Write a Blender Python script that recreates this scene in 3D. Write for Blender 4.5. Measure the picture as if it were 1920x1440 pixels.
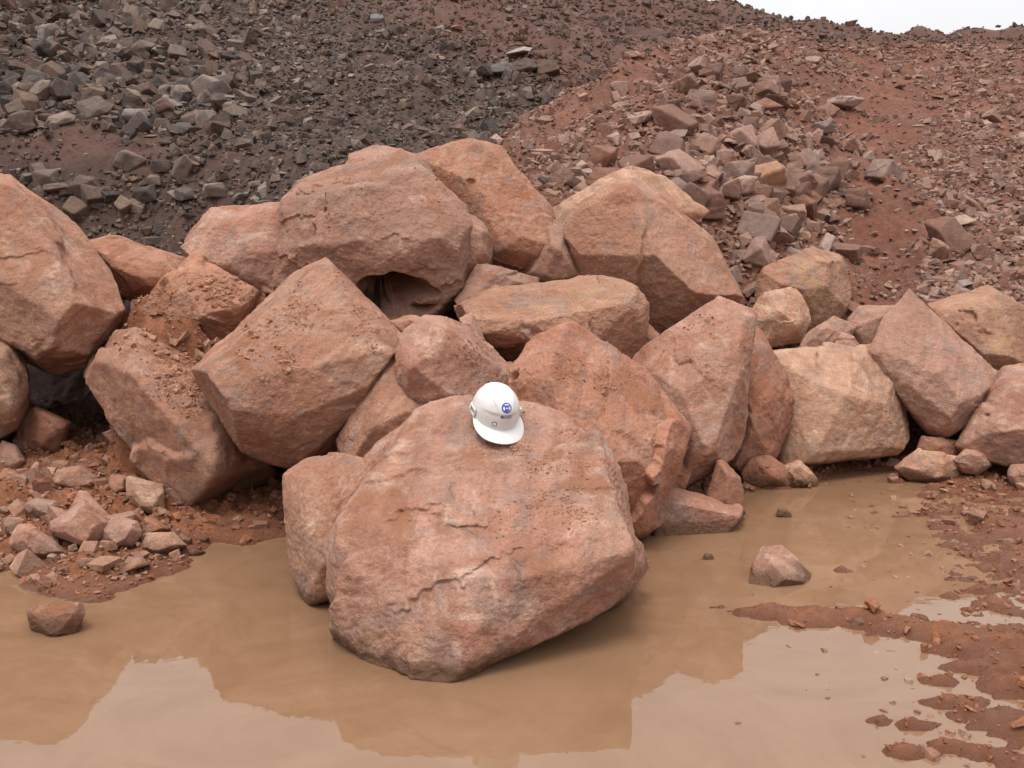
import bpy, bmesh, math, random
import numpy as np
from mathutils import Vector, Matrix
from mathutils.bvhtree import BVHTree

SC = bpy.context.scene
for o in list(bpy.data.objects):
    bpy.data.objects.remove(o)
COL = SC.collection
R = math.radians

# ------------------------------------------------------------------ camera
CAM_Z, PITCH, FPX = 1.78, R(8.0), 1600.0
cd = bpy.data.cameras.new("camera")
cam = bpy.data.objects.new("camera", cd)
COL.objects.link(cam)
cam.location = (0, 0, CAM_Z)
cam.rotation_euler = (R(90) - PITCH, 0, 0)
cd.sensor_width = 36.0
cd.lens = 36.0 * FPX / 1920.0
cd.clip_start, cd.clip_end = 0.05, 2000.0
SC.camera = cam

# ------------------------------------------------------------------ sky and sun
SUN_EL, SUN_AZ = R(72), R(208)          # high, from behind and a little to the left
w = bpy.data.worlds.new("World")
SC.world = w
w.use_nodes = True
nt = w.node_tree
nt.nodes.clear()
wo = nt.nodes.new('ShaderNodeOutputWorld')
bg = nt.nodes.new('ShaderNodeBackground')
sky = nt.nodes.new('ShaderNodeTexSky')
sky.sky_type = 'NISHITA'
sky.sun_disc = False
sky.sun_elevation = SUN_EL
sky.sun_rotation = SUN_AZ
sky.air_density, sky.dust_density, sky.ozone_density = 1.0, 4.0, 1.0
tc = nt.nodes.new('ShaderNodeTexCoord')
sx = nt.nodes.new('ShaderNodeSeparateXYZ')
nt.links.new(tc.outputs['Generated'], sx.inputs[0])
mr = nt.nodes.new('ShaderNodeMapRange')
mr.inputs['From Min'].default_value, mr.inputs['From Max'].default_value = 0.0, 1.0
mr.inputs['To Min'].default_value, mr.inputs['To Max'].default_value = 0.52, 1.32
nt.links.new(sx.outputs['Z'], mr.inputs['Value'])
cn = nt.nodes.new('ShaderNodeTexNoise')
cn.inputs['Scale'].default_value = 2.2
cn.inputs['Detail'].default_value = 5
nt.links.new(tc.outputs['Generated'], cn.inputs['Vector'])
cmr = nt.nodes.new('ShaderNodeMapRange')
cmr.inputs['To Min'].default_value, cmr.inputs['To Max'].default_value = 0.88, 1.12
nt.links.new(cn.outputs['Fac'], cmr.inputs['Value'])
mm = nt.nodes.new('ShaderNodeMath'); mm.operation = 'MULTIPLY'
nt.links.new(mr.outputs[0], mm.inputs[0]); nt.links.new(cmr.outputs[0], mm.inputs[1])
cl = nt.nodes.new('ShaderNodeVectorMath'); cl.operation = 'SCALE'
cl.inputs[0].default_value = (10.2, 10.1, 10.1)
nt.links.new(mm.outputs[0], cl.inputs['Scale'])
mx = nt.nodes.new('ShaderNodeMix'); mx.data_type = 'RGBA'
mx.inputs['Factor'].default_value = 0.88
nt.links.new(sky.outputs[0], mx.inputs['A'])
nt.links.new(cl.outputs[0], mx.inputs['B'])
nt.links.new(mx.outputs['Result'], bg.inputs['Color'])
bg.inputs['Strength'].default_value = 0.085
nt.links.new(bg.outputs[0], wo.inputs[0])

sd = bpy.data.lights.new("sun", 'SUN')
sun = bpy.data.objects.new("sun", sd)
COL.objects.link(sun)
sd.energy = 1.5
sd.angle = R(22)
sd.color = (1.0, 0.95, 0.88)
sun.rotation_euler = (R(90) - SUN_EL, 0, R(180) - SUN_AZ)

SC.view_settings.view_transform = 'Standard'
SC.view_settings.look = 'None'
SC.view_settings.exposure = 0.74
SC.view_settings.gamma = 1.0
SC.cycles.max_bounces = 6
SC.cycles.diffuse_bounces = 2
SC.cycles.glossy_bounces = 2

# ------------------------------------------------------------------ helpers
CP, SP = math.cos(PITCH), math.sin(PITCH)

def unproj(px, py, D):
    u, v = (px - 960.0) / FPX, (720.0 - py) / FPX
    dx, dy, dz = u, CP + v * SP, -SP + v * CP
    s = D / dy
    return np.array([dx * s, D, CAM_Z + dz * s])

def ground_pt(px, py, z=0.0):
    u, v = (px - 960.0) / FPX, (720.0 - py) / FPX
    dx, dy, dz = u, CP + v * SP, -SP + v * CP
    s = (z - CAM_Z) / dz
    return np.array([dx * s, dy * s, z])

def Dg(py, z=0.0):
    return float(ground_pt(960, py, z)[1])

def proj(P):
    x, y, z = P[:, 0], P[:, 1], P[:, 2] - CAM_Z
    dep = y * CP - z * SP
    up = y * SP + z * CP
    dep = np.maximum(dep, 0.05)
    return 960 + FPX * x / dep, 720 - FPX * up / dep, dep

_rs = np.random.RandomState(7)
_G = _rs.normal(size=(256, 3)).astype(np.float32)
_G /= np.linalg.norm(_G, axis=1)[:, None]
_PM = _rs.permutation(256).astype(np.int32)
_PM = np.concatenate([_PM, _PM, _PM])

def noise(p, seed=0):
    p = np.asarray(p, dtype=np.float32)
    pf = np.floor(p)
    i = pf.astype(np.int32)
    f = p - pf
    i = (i + np.array([seed * 17, seed * 31, seed * 57], dtype=np.int32)) & 255
    u = f * f * f * (f * (f * 6 - 15) + 10)
    out = np.zeros(len(p), dtype=np.float32)
    for a in (0, 1):
        ha = _PM[(i[:, 0] + a) & 255]
        wa = u[:, 0] if a else 1 - u[:, 0]
        for b in (0, 1):
            hb = _PM[ha + ((i[:, 1] + b) & 255)]
            wb = wa * (u[:, 1] if b else 1 - u[:, 1])
            for c in (0, 1):
                g = _G[_PM[hb + ((i[:, 2] + c) & 255)]]
                wc = wb * (u[:, 2] if c else 1 - u[:, 2])
                out += wc * (g[:, 0] * (f[:, 0] - a) + g[:, 1] * (f[:, 1] - b) + g[:, 2] * (f[:, 2] - c))
    return out * 1.5

def fbm(p, octs=4, seed=0, gain=0.5):
    out, amp = 0.0, 1.0
    q = np.asarray(p, dtype=np.float32)
    for k in range(octs):
        out = out + amp * noise(q, seed + k * 5)
        q = q * 2.03
        amp *= gain
    return out

def sstep(a, b, x):
    t = np.clip((x - a) / (b - a), 0, 1)
    return t * t * (3 - 2 * t)

def new_obj(name, me, mat=None, parent=None):
    o = bpy.data.objects.new(name, me)
    COL.objects.link(o)
    if mat and me is not None:
        me.materials.append(mat)
    if parent:
        o.parent = parent
    return o

def tri_mesh(name, V, F, smooth=True):
    me = bpy.data.meshes.new(name)
    F = np.asarray(F, dtype=np.int32)
    k = F.shape[1]
    me.vertices.add(len(V))
    me.vertices.foreach_set('co', np.asarray(V, dtype=np.float32).ravel())
    me.loops.add(F.size)
    me.loops.foreach_set('vertex_index', F.ravel())
    me.polygons.add(len(F))
    me.polygons.foreach_set('loop_start', np.arange(0, F.size, k, dtype=np.int32))
    me.polygons.foreach_set('use_smooth', np.full(len(F), smooth))
    me.update()
    me.validate()
    return me

def tag(o, label=None, cat=None, group=None, kind=None):
    if label: o['label'] = label
    if cat: o['category'] = cat
    if group: o['group'] = group
    if kind: o['kind'] = kind
    return o

# ------------------------------------------------------------------ materials
def mat_new(name):
    m = bpy.data.materials.new(name)
    m.use_nodes = True
    t = m.node_tree
    t.nodes.clear()
    out = t.nodes.new('ShaderNodeOutputMaterial')
    b = t.nodes.new('ShaderNodeBsdfPrincipled')
    t.links.new(b.outputs[0], out.inputs[0])
    return m, t, b

def N(t, kind, **kw):
    n = t.nodes.new(kind)
    for k, v in kw.items():
        setattr(n, k, v)
    return n

def tex(t, vec, scale, detail=4, rough=0.55, dist=0.0):
    n = N(t, 'ShaderNodeTexNoise')
    n.inputs['Scale'].default_value = scale
    n.inputs['Detail'].default_value = detail
    n.inputs['Roughness'].default_value = rough
    n.inputs['Distortion'].default_value = dist
    t.links.new(vec, n.inputs['Vector'])
    return n.outputs['Fac']

def rng(t, val, a, b, c=0.0, d=1.0, smooth=True):
    n = N(t, 'ShaderNodeMapRange')
    if smooth: n.interpolation_type = 'SMOOTHSTEP'
    n.inputs['From Min'].default_value = a
    n.inputs['From Max'].default_value = b
    n.inputs['To Min'].default_value = c
    n.inputs['To Max'].default_value = d
    t.links.new(val, n.inputs['Value'])
    return n.outputs[0]

def mixc(t, fac, A, B, mode='MIX'):
    n = N(t, 'ShaderNodeMix', data_type='RGBA', blend_type=mode)
    for sock, v in ((n.inputs['Factor'], fac), (n.inputs['A'], A), (n.inputs['B'], B)):
        if hasattr(v, 'is_linked') or hasattr(v, 'links'):
            t.links.new(v, sock)
        elif isinstance(v, (int, float)):
            sock.default_value = v
        else:
            sock.default_value = tuple(v) + (1.0,)
    return n.outputs['Result']

def mth(t, op, a, b):
    n = N(t, 'ShaderNodeMath', operation=op)
    for i, v in enumerate((a, b)):
        if isinstance(v, (int, float)): n.inputs[i].default_value = v
        else: t.links.new(v, n.inputs[i])
    return n.outputs[0]

def rock_vec(t):
    c = N(t, 'ShaderNodeTexCoord')
    oi = N(t, 'ShaderNodeObjectInfo')
    s = N(t, 'ShaderNodeVectorMath', operation='SCALE')
    s.inputs[0].default_value = (37.0, 91.0, 53.0)
    t.links.new(oi.outputs['Random'], s.inputs['Scale'])
    k_ = N(t, 'ShaderNodeVectorMath', operation='SCALE')
    t.links.new(c.outputs['Object'], k_.inputs[0])
    t.links.new(rng(t, oi.outputs['Random'], 0, 1, 0.75, 1.5, False), k_.inputs['Scale'])
    a = N(t, 'ShaderNodeVectorMath', operation='ADD')
    t.links.new(k_.outputs[0], a.inputs[0])
    t.links.new(s.outputs[0], a.inputs[1])
    return a.outputs[0], oi

def rock_mat(name, base, alt, pale, stain, dirt=0.35, palef=0.5, stainf=0.4, bump=1.0, tint=False):
    """quarried red sandstone: mottled base, pale bleached patches, ochre stains, red soil caught on upper faces"""
    m, t, b = mat_new(name)
    v, oi = rock_vec(t)
    n1 = tex(t, v, 1.7, 7, 0.6, 0.6)
    c = mixc(t, rng(t, n1, 0.38, 0.62), base, alt)
    n2 = tex(t, v, 4.3, 9, 0.65, 0.9)
    c = mixc(t, rng(t, n2, 0.5, 0.68, 0, palef), c, pale)
    off = N(t, 'ShaderNodeVectorMath', operation='ADD'); off.inputs[1].default_value = (13, 5, 9)
    t.links.new(v, off.inputs[0])
    n3 = tex(t, off.outputs[0], 2.1, 8, 0.6, 0.4)
    c = mixc(t, rng(t, n3, 0.53, 0.7, 0, stainf), c, stain)
    # grey weathered film
    n5 = tex(t, off.outputs[0], 3.4, 6, 0.6, 1.2)
    c = mixc(t, rng(t, n5, 0.50, 0.66, 0, 0.6), c, (0.265, 0.175, 0.145))
    # thin pale quartz veins, few of them
    vn = tex(t, off.outputs[0], 0.9, 3, 0.5, 0.2)
    va = mth(t, 'ABSOLUTE', mth(t, 'SUBTRACT', vn, 0.5), 0)
    vmask = mth(t, 'MULTIPLY', rng(t, va, 0.0, 0.006, 1, 0), rng(t, n2, 0.5, 0.6, 0, 0.35))
    c = mixc(t, vmask, c, (0.52, 0.38, 0.29))
    # bedding: faint bands, tilted differently in every block
    vr_ = N(t, 'ShaderNodeVectorRotate', rotation_type='EULER_XYZ')
    cr_ = N(t, 'ShaderNodeCombineXYZ')
    t.links.new(mth(t, 'MULTIPLY', oi.outputs['Random'], 11.0), cr_.inputs[0])
    t.links.new(mth(t, 'MULTIPLY', oi.outputs['Random'], 23.0), cr_.inputs[1])
    t.links.new(v, vr_.inputs['Vector']); t.links.new(cr_.outputs[0], vr_.inputs['Rotation'])
    ms_ = N(t, 'ShaderNodeMapping'); ms_.inputs['Scale'].default_value = (0.7, 0.7, 7.0)
    t.links.new(vr_.outputs[0], ms_.inputs['Vector'])
    bd_ = tex(t, ms_.outputs[0], 1.6, 6, 0.62, 0.5)
    sb_ = N(t, 'ShaderNodeVectorMath', operation='SCALE')
    t.links.new(c, sb_.inputs[0]); t.links.new(rng(t, bd_, 0.3, 0.7, 0.80, 1.16, False), sb_.inputs['Scale'])
    c = sb_.outputs[0]
    # grain
    g1 = tex(t, v, 55, 4, 0.7)
    g2 = tex(t, v, 190, 2, 0.6)
    gm = mth(t, 'MULTIPLY', rng(t, g1, 0.25, 0.75, 0.74, 1.26, False), rng(t, g2, 0.3, 0.7, 0.84, 1.16, False))
    sc = N(t, 'ShaderNodeVectorMath', operation='SCALE')
    t.links.new(c, sc.inputs[0]); t.links.new(gm, sc.inputs['Scale'])
    c = sc.outputs[0]
    # red soil smeared and lying on the rock
    ge = N(t, 'ShaderNodeNewGeometry')
    sp = N(t, 'ShaderNodeSeparateXYZ'); t.links.new(ge.outputs['Normal'], sp.inputs[0])
    upm = rng(t, sp.outputs['Z'], 0.1, 0.85)
    dn = tex(t, off.outputs[0], 3.0, 10, 0.68, 0.5)
    dm = mth(t, 'MULTIPLY', rng(t, dn, 0.52, 0.64), mth(t, 'ADD', mth(t, 'MULTIPLY', upm, 0.75), 0.25))
    dm = mth(t, 'MULTIPLY', dm, dirt * 2.0)
    dcl = N(t, 'ShaderNodeClamp'); t.links.new(dm, dcl.inputs[0])
    c = mixc(t, dcl.outputs[0], c, (0.265, 0.108, 0.052))
    if tint:
        c = mixc(t, 1.0, c, oi.outputs['Color'], 'MULTIPLY')
    # a few open joints
    wn_ = N(t, 'ShaderNodeTexNoise'); wn_.inputs['Scale'].default_value = 2.5; wn_.inputs['Detail'].default_value = 6
    t.links.new(off.outputs[0], wn_.inputs['Vector'])
    ws_ = N(t, 'ShaderNodeVectorMath', operation='SCALE'); ws_.inputs['Scale'].default_value = 0.35
    t.links.new(wn_.outputs['Color'], ws_.inputs[0])
    wa_ = N(t, 'ShaderNodeVectorMath', operation='ADD')
    t.links.new(v, wa_.inputs[0]); t.links.new(ws_.outputs[0], wa_.inputs[1])
    vo_ = N(t, 'ShaderNodeTexVoronoi', feature='DISTANCE_TO_EDGE'); vo_.inputs['Scale'].default_value = 0.85
    t.links.new(wa_.outputs[0], vo_.inputs['Vector'])
    ck = mth(t, 'MULTIPLY', rng(t, vo_.outputs['Distance'], 0.001, 0.006, 1, 0), rng(t, n5, 0.57, 0.66))
    c = mixc(t, mth(t, 'MULTIPLY', ck, 0.3), c, (0.10, 0.05, 0.032))
    # damp tide line where the stone stands in water or mud
    spz = N(t, 'ShaderNodeSeparateXYZ'); t.links.new(ge.outputs['Position'], spz.inputs[0])
    wz = mth(t, 'ADD', spz.outputs['Z'], mth(t, 'MULTIPLY', mth(t, 'SUBTRACT', n2, 0.5), 0.16))
    wet = rng(t, wz, 0.04, 0.13, 1.0, 0.0)
    c = mixc(t, mth(t, 'MULTIPLY', wet, 0.92), c, (0.125, 0.062, 0.034))
    t.links.new(c, b.inputs['Base Color'])
    t.links.new(rng(t, wet, 0, 1, 0.82, 0.35), b.inputs['Roughness'])
    b.inputs['Specular IOR Level'].default_value = 0.3
    bn1 = tex(t, v, 16, 10, 0.68, 0.3)
    bn2 = tex(t, v, 70, 6, 0.7)
    bh = mth(t, 'ADD', mth(t, 'MULTIPLY', bn1, 0.030), mth(t, 'MULTIPLY', bn2, 0.011))
    bh = mth(t, 'ADD', bh, mth(t, 'MULTIPLY', dcl.outputs[0], 0.008))
    bh = mth(t, 'SUBTRACT', bh, mth(t, 'MULTIPLY', ck, 0.010))
    bp = N(t, 'ShaderNodeBump')
    bp.inputs['Strength'].default_value = 0.85 * bump
    bp.inputs['Distance'].default_value = 1.0
    t.links.new(bh, bp.inputs['Height'])
    t.links.new(bp.outputs[0], b.inputs['Normal'])
    return m

PINK = rock_mat("pink_sandstone", (0.41, 0.228, 0.165), (0.345, 0.163, 0.110), (0.50, 0.345, 0.27), (0.39, 0.23, 0.14), palef=.75)
TAN = rock_mat("tan_sandstone", (0.372, 0.202, 0.136), (0.325, 0.152, 0.097), (0.45, 0.295, 0.215), (0.34, 0.20, 0.115), dirt=0.42)
ORANGE = rock_mat("orange_sandstone", (0.375, 0.185, 0.118), (0.34, 0.15, 0.09), (0.45, 0.28, 0.20), (0.37, 0.20, 0.10), dirt=0.5)
BROWN = rock_mat("brown_weathered_sandstone", (0.33, 0.18, 0.13), (0.27, 0.135, 0.092), (0.40, 0.265, 0.20), (0.19, 0.115, 0.08), dirt=0.4, stainf=0.6)
PALE = rock_mat("pale_sandstone", (0.47, 0.285, 0.195), (0.42, 0.22, 0.14), (0.55, 0.39, 0.28), (0.38, 0.175, 0.095), dirt=0.25, palef=0.8)
OCHRE = rock_mat("ochre_sandstone", (0.372, 0.206, 0.133), (0.33, 0.165, 0.106), (0.44, 0.295, 0.205), (0.33, 0.215, 0.095), dirt=0.2, stainf=0.6)
REDD = rock_mat("red_dirty_sandstone", (0.375, 0.175, 0.112), (0.33, 0.14, 0.084), (0.46, 0.30, 0.23), (0.36, 0.20, 0.12), dirt=0.45)
MAUVE = rock_mat("mauve_grey_sandstone", (0.39, 0.225, 0.165), (0.36, 0.19, 0.135), (0.43, 0.29, 0.22), (0.38, 0.2, 0.12), dirt=0.15)
MATS = dict(pink=PINK, tan=TAN, orange=ORANGE, brown=BROWN, pale=PALE, ochre=OCHRE, red=REDD, mauve=MAUVE)

def stone_mat(name, island):
    m, t, b = mat_new(name)
    v, oi = rock_vec(t)
    if island is None:
        c = oi.outputs['Color']
    else:
        ge = N(t, 'ShaderNodeNewGeometry')
        cr = N(t, 'ShaderNodeValToRGB')
        el = cr.color_ramp.elements
        while len(el) < len(island): el.new(0.5)
        for i, col in enumerate(island):
            el[i].position = i / (len(island) - 1)
            el[i].color = tuple(col) + (1,)
        t.links.new(ge.outputs['Random Per Island'], cr.inputs[0])
        c = cr.outputs[0]
    n1 = tex(t, v, 5, 8, 0.65, 0.5)
    n2 = tex(t, v, 30, 5, 0.7)
    k = mth(t, 'MULTIPLY', rng(t, n1, 0.3, 0.7, 0.72, 1.25, False), rng(t, n2, 0.3, 0.7, 0.8, 1.2, False))
    s = N(t, 'ShaderNodeVectorMath', operation='SCALE')
    t.links.new(c, s.inputs[0]); t.links.new(k, s.inputs['Scale'])
    off = N(t, 'ShaderNodeVectorMath', operation='ADD'); off.inputs[1].default_value = (3, 8, 1)
    t.links.new(v, off.inputs[0])
    n3 = tex(t, off.outputs[0], 4, 7, 0.65)
    c2 = mixc(t, rng(t, n3, 0.52, 0.66, 0, 0.5), s.outputs[0], (0.24, 0.12, 0.075))
    t.links.new(c2, b.inputs['Base Color'])
    b.inputs['Roughness'].default_value = 0.8
    b.inputs['Specular IOR Level'].default_value = 0.35
    bp = N(t, 'ShaderNodeBump'); bp.inputs['Strength'].default_value = 0.6; bp.inputs['Distance'].default_value = 0.05
    t.links.new(n2, bp.inputs['Height']); t.links.new(bp.outputs[0], b.inputs['Normal'])
    return m

GREYS = [(0.046, 0.034, 0.030), (0.075, 0.054, 0.046), (0.12, 0.082, 0.066), (0.09, 0.072, 0.065), (0.165, 0.122, 0.097), (0.095, 0.055, 0.041), (0.23, 0.18, 0.145), (0.135, 0.083, 0.060)]
REDS = [(0.19, 0.098, 0.070), (0.25, 0.138, 0.103), (0.30, 0.18, 0.14), (0.22, 0.105, 0.070), (0.36, 0.235, 0.185), (0.25, 0.165, 0.135), (0.31, 0.175, 0.122), (0.165, 0.092, 0.072)]
BROWNS = [(0.085, 0.046, 0.034), (0.115, 0.060, 0.042), (0.15, 0.09, 0.067), (0.10, 0.07, 0.06), (0.13, 0.06, 0.038), (0.19, 0.125, 0.097)]
STONE = stone_mat("single_stone", None)
STONE_GREY = stone_mat("grey_rubble_mix", GREYS)
STONE_RED = stone_mat("red_rubble_mix", REDS)
STONE_BROWN = stone_mat("brown_rubble_mix", BROWNS)
STONE_BANK = stone_mat("bank_rubble_mix", [(0.33, 0.175, 0.12), (0.28, 0.13, 0.08), (0.38, 0.23, 0.165), (0.25, 0.115, 0.07), (0.34, 0.20, 0.13)])
CRUMB = stone_mat("soil_crumbs_mix", [(0.36, 0.165, 0.095), (0.42, 0.21, 0.13), (0.33, 0.14, 0.075), (0.45, 0.25, 0.16)])
CLOD = stone_mat("soil_clods_mix", [(0.26, 0.098, 0.046), (0.31, 0.13, 0.066), (0.23, 0.084, 0.038), (0.35, 0.165, 0.092)])

# terrain: the soil colour of each part of the pit is stored on the vertices
TERR, t, b = mat_new("quarry_soil")
vc = N(t, 'ShaderNodeAttribute'); vc.attribute_name = "soil"
geo = N(t, 'ShaderNodeNewGeometry')
p = geo.outputs['Position']
k1 = rng(t, tex(t, p, 1.1, 8, 0.65), 0.3, 0.7, 0.72, 1.25, False)
k2 = rng(t, tex(t, p, 14, 7, 0.7), 0.28, 0.72, 0.6, 1.4, False)
s = N(t, 'ShaderNodeVectorMath', operation='SCALE')
t.links.new(vc.outputs['Color'], s.inputs[0]); t.links.new(mth(t, 'MULTIPLY', k1, k2), s.inputs['Scale'])
sp = N(t, 'ShaderNodeSeparateXYZ'); t.links.new(p, sp.inputs[0])
wet = mth(t, 'ADD', sp.outputs['Z'], mth(t, 'MULTIPLY', mth(t, 'SUBTRACT', tex(t, p, 5, 4, .6), .5), .08))
c = mixc(t, rng(t, wet, 0.0, 0.07, 1.0, 0.0), s.outputs[0], (0.155, 0.054, 0.024))
t.links.new(c, b.inputs['Base Color'])
t.links.new(rng(t, wet, 0.0, 0.07, 0.27, 0.9), b.inputs['Roughness'])
bp = N(t, 'ShaderNodeBump'); bp.inputs['Strength'].default_value = 0.8; bp.inputs['Distance'].default_value = 0.06
t.links.new(tex(t, p, 22, 9, 0.7), bp.inputs['Height']); t.links.new(bp.outputs[0], b.inputs['Normal'])

WATER, t, b = mat_new("muddy_water")
geo = N(t, 'ShaderNodeNewGeometry'); p = geo.outputs['Position']
mp = N(t, 'ShaderNodeMapping'); mp.inputs['Scale'].default_value = (1.0, 1.5, 1.0)
t.links.new(p, mp.inputs['Vector'])
wn = tex(t, mp.outputs[0], 1.1, 9, 0.68, 2.2)
c = mixc(t, rng(t, wn, 0.35, 0.65), (0.228, 0.131, 0.076), (0.200, 0.111, 0.062))
t.links.new(c, b.inputs['Base Color'])
b.inputs['Roughness'].default_value = 0.012
b.inputs['IOR'].default_value = 1.5
wr = tex(t, mp.outputs[0], 5, 3, 0.55, 0.4)
bp = N(t, 'ShaderNodeBump'); bp.inputs['Strength'].default_value = 0.07; bp.inputs['Distance'].default_value = 0.006
t.links.new(wr, bp.inputs['Height']); t.links.new(bp.outputs[0], b.inputs['Normal'])

# ------------------------------------------------------------------ ground
RIDGE = np.array([unproj(*q) for q in [(955, 450, 9.2), (975, 390, 10.2), (1000, 300, 11), (1150, 122, 13), (1280, 66, 15.5), (1400, 54, 18), (1640, 72, 31), (1722, 52, 33), (1920, 44, 33), (2700, 20, 33)]])

def ridge_height(x, y):
    best = np.full(x.shape, -50.0)
    for A, B in zip(RIDGE[:-1], RIDGE[1:]):
        d = B - A
        L2 = d[0] ** 2 + d[1] ** 2
        tt = np.clip(((x - A[0]) * d[0] + (y - A[1]) * d[1]) / L2, 0, 1)
        rx, ry, rz = A[0] + tt * d[0], A[1] + tt * d[1], A[2] + tt * d[2]
        best = np.maximum(best, rz - 0.64 * np.hypot(x - rx, y - ry))
    return best

def poly_sd(x, y, P):
    """signed distance to a polygon, positive outside"""
    d = np.full(x.shape, 1e9)
    inside = np.zeros(x.shape, bool)
    n = len(P)
    for i in range(n):
        ax, ay = P[i]; bx, by = P[(i + 1) % n]
        ex, ey = bx - ax, by - ay
        tt = np.clip(((x - ax) * ex + (y - ay) * ey) / (ex * ex + ey * ey + 1e-12), 0, 1)
        d = np.minimum(d, np.hypot(x - ax - tt * ex, y - ay - tt * ey))
        cond = ((ay > y) != (by > y))
        with np.errstate(divide='ignore', invalid='ignore'):
            xi = ax + (y - ay) / (by - ay + 1e-12) * ex
        inside ^= cond & (x < xi)
    return np.where(inside, -d, d)

SHORE = [tuple(ground_pt(a, b_)[:2]) for a, b_ in [(-700, 1090), (-150, 1082), (30, 1070), (48, 1108), (130, 1134), (190, 1130), (275, 1092), (345, 1056), (400, 1020), (470, 1022), (540, 1012), (640, 960), (820, 940), (1000, 945), (1200, 985), (1240, 990), (1370, 955), (1392, 925), (1480, 918), (1550, 898), (1600, 882), (1690, 884), (1760, 912), (1850, 916), (1920, 930), (2150, 950)]]
SHORE += [(9, 4.5), (9, -6), (-9, -6), (-9, 5.0)]
SHORE = np.array(SHORE)
# low mud ridges and scraps of mud that stand out of the shallow right side: (px, py, half width m, half depth m, height m)
MUD = [(1450, 1150, .20, .10, .05), (1530, 1160, .22, .12, .06), (1620, 1165, .24, .10, .06), (1700, 1180, .25, .11, .06), (1790, 1195, .26, .12, .06),
       (1870, 1215, .3, .15, .07), (1960, 1235, .35, .2, .07), (1830, 1255, .18, .08, .045), (1910, 1290, .2, .1, .05), (1760, 1280, .10, .05, .04), (1800, 1320, .16, .06, .045),
       (1870, 1345, .18, .07, .05), (1940, 1370, .25, .1, .05), (1650, 1355, .06, .03, .035), (1720, 1362, .11, .04, .04), (1700, 1412, .14, .05, .04), (1790, 1405, .13, .05, .04),
       (1860, 1420, .13, .05, .04), (1940, 1440, .2, .08, .04), (1900, 1150, .12, .06, .04), (1350, 1140, .07, .03, .025), (1910, 1000, .28, .2, .05), (1870, 975, .2, .12, .04), (1960, 1060, .3, .3, .05),
       (1580, 1072, .07, .03, .03), (1560, 1100, .05, .02, .025), (1830, 1110, .12, .05, .03), (1780, 1120, .08, .04, .03), (1880, 1060, .1, .04, .03), (1820, 1040, .1, .03, .025)]
MUDW = [(tuple(ground_pt(a, b_)[:2]), c_, d_, e_) for a, b_, c_, d_, e_ in MUD]
LEDGE = [(unproj(a_, b_, c_), d_, e_, unproj(a_, b_, c_)[2]) for a_, b_, c_, d_, e_ in [(318, 598, 6.72, .42, .36), (300, 560, 7.2, .38, .35), (425, 640, 6.62, .28, .28), (470, 560, 7.3, .35, .3)]]
XF = np.array([-9, -5, -3.4, -2.9, -2.2, -1.6, -1, 0, .8, 1.5, 2.2, 3.2, 5, 10])
YF = np.array([9.2, 9.2, 9.1, 8.6, 7.6, 7.4, 7.3, 7.3, 7.3, 7.6, 8.0, 8.1, 8.1, 8.1])

def smax(a, b, k):
    h = np.clip(0.5 + 0.5 * (a - b) / k, 0, 1)
    return b * (1 - h) + a * h + k * h * (1 - h)

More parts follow.
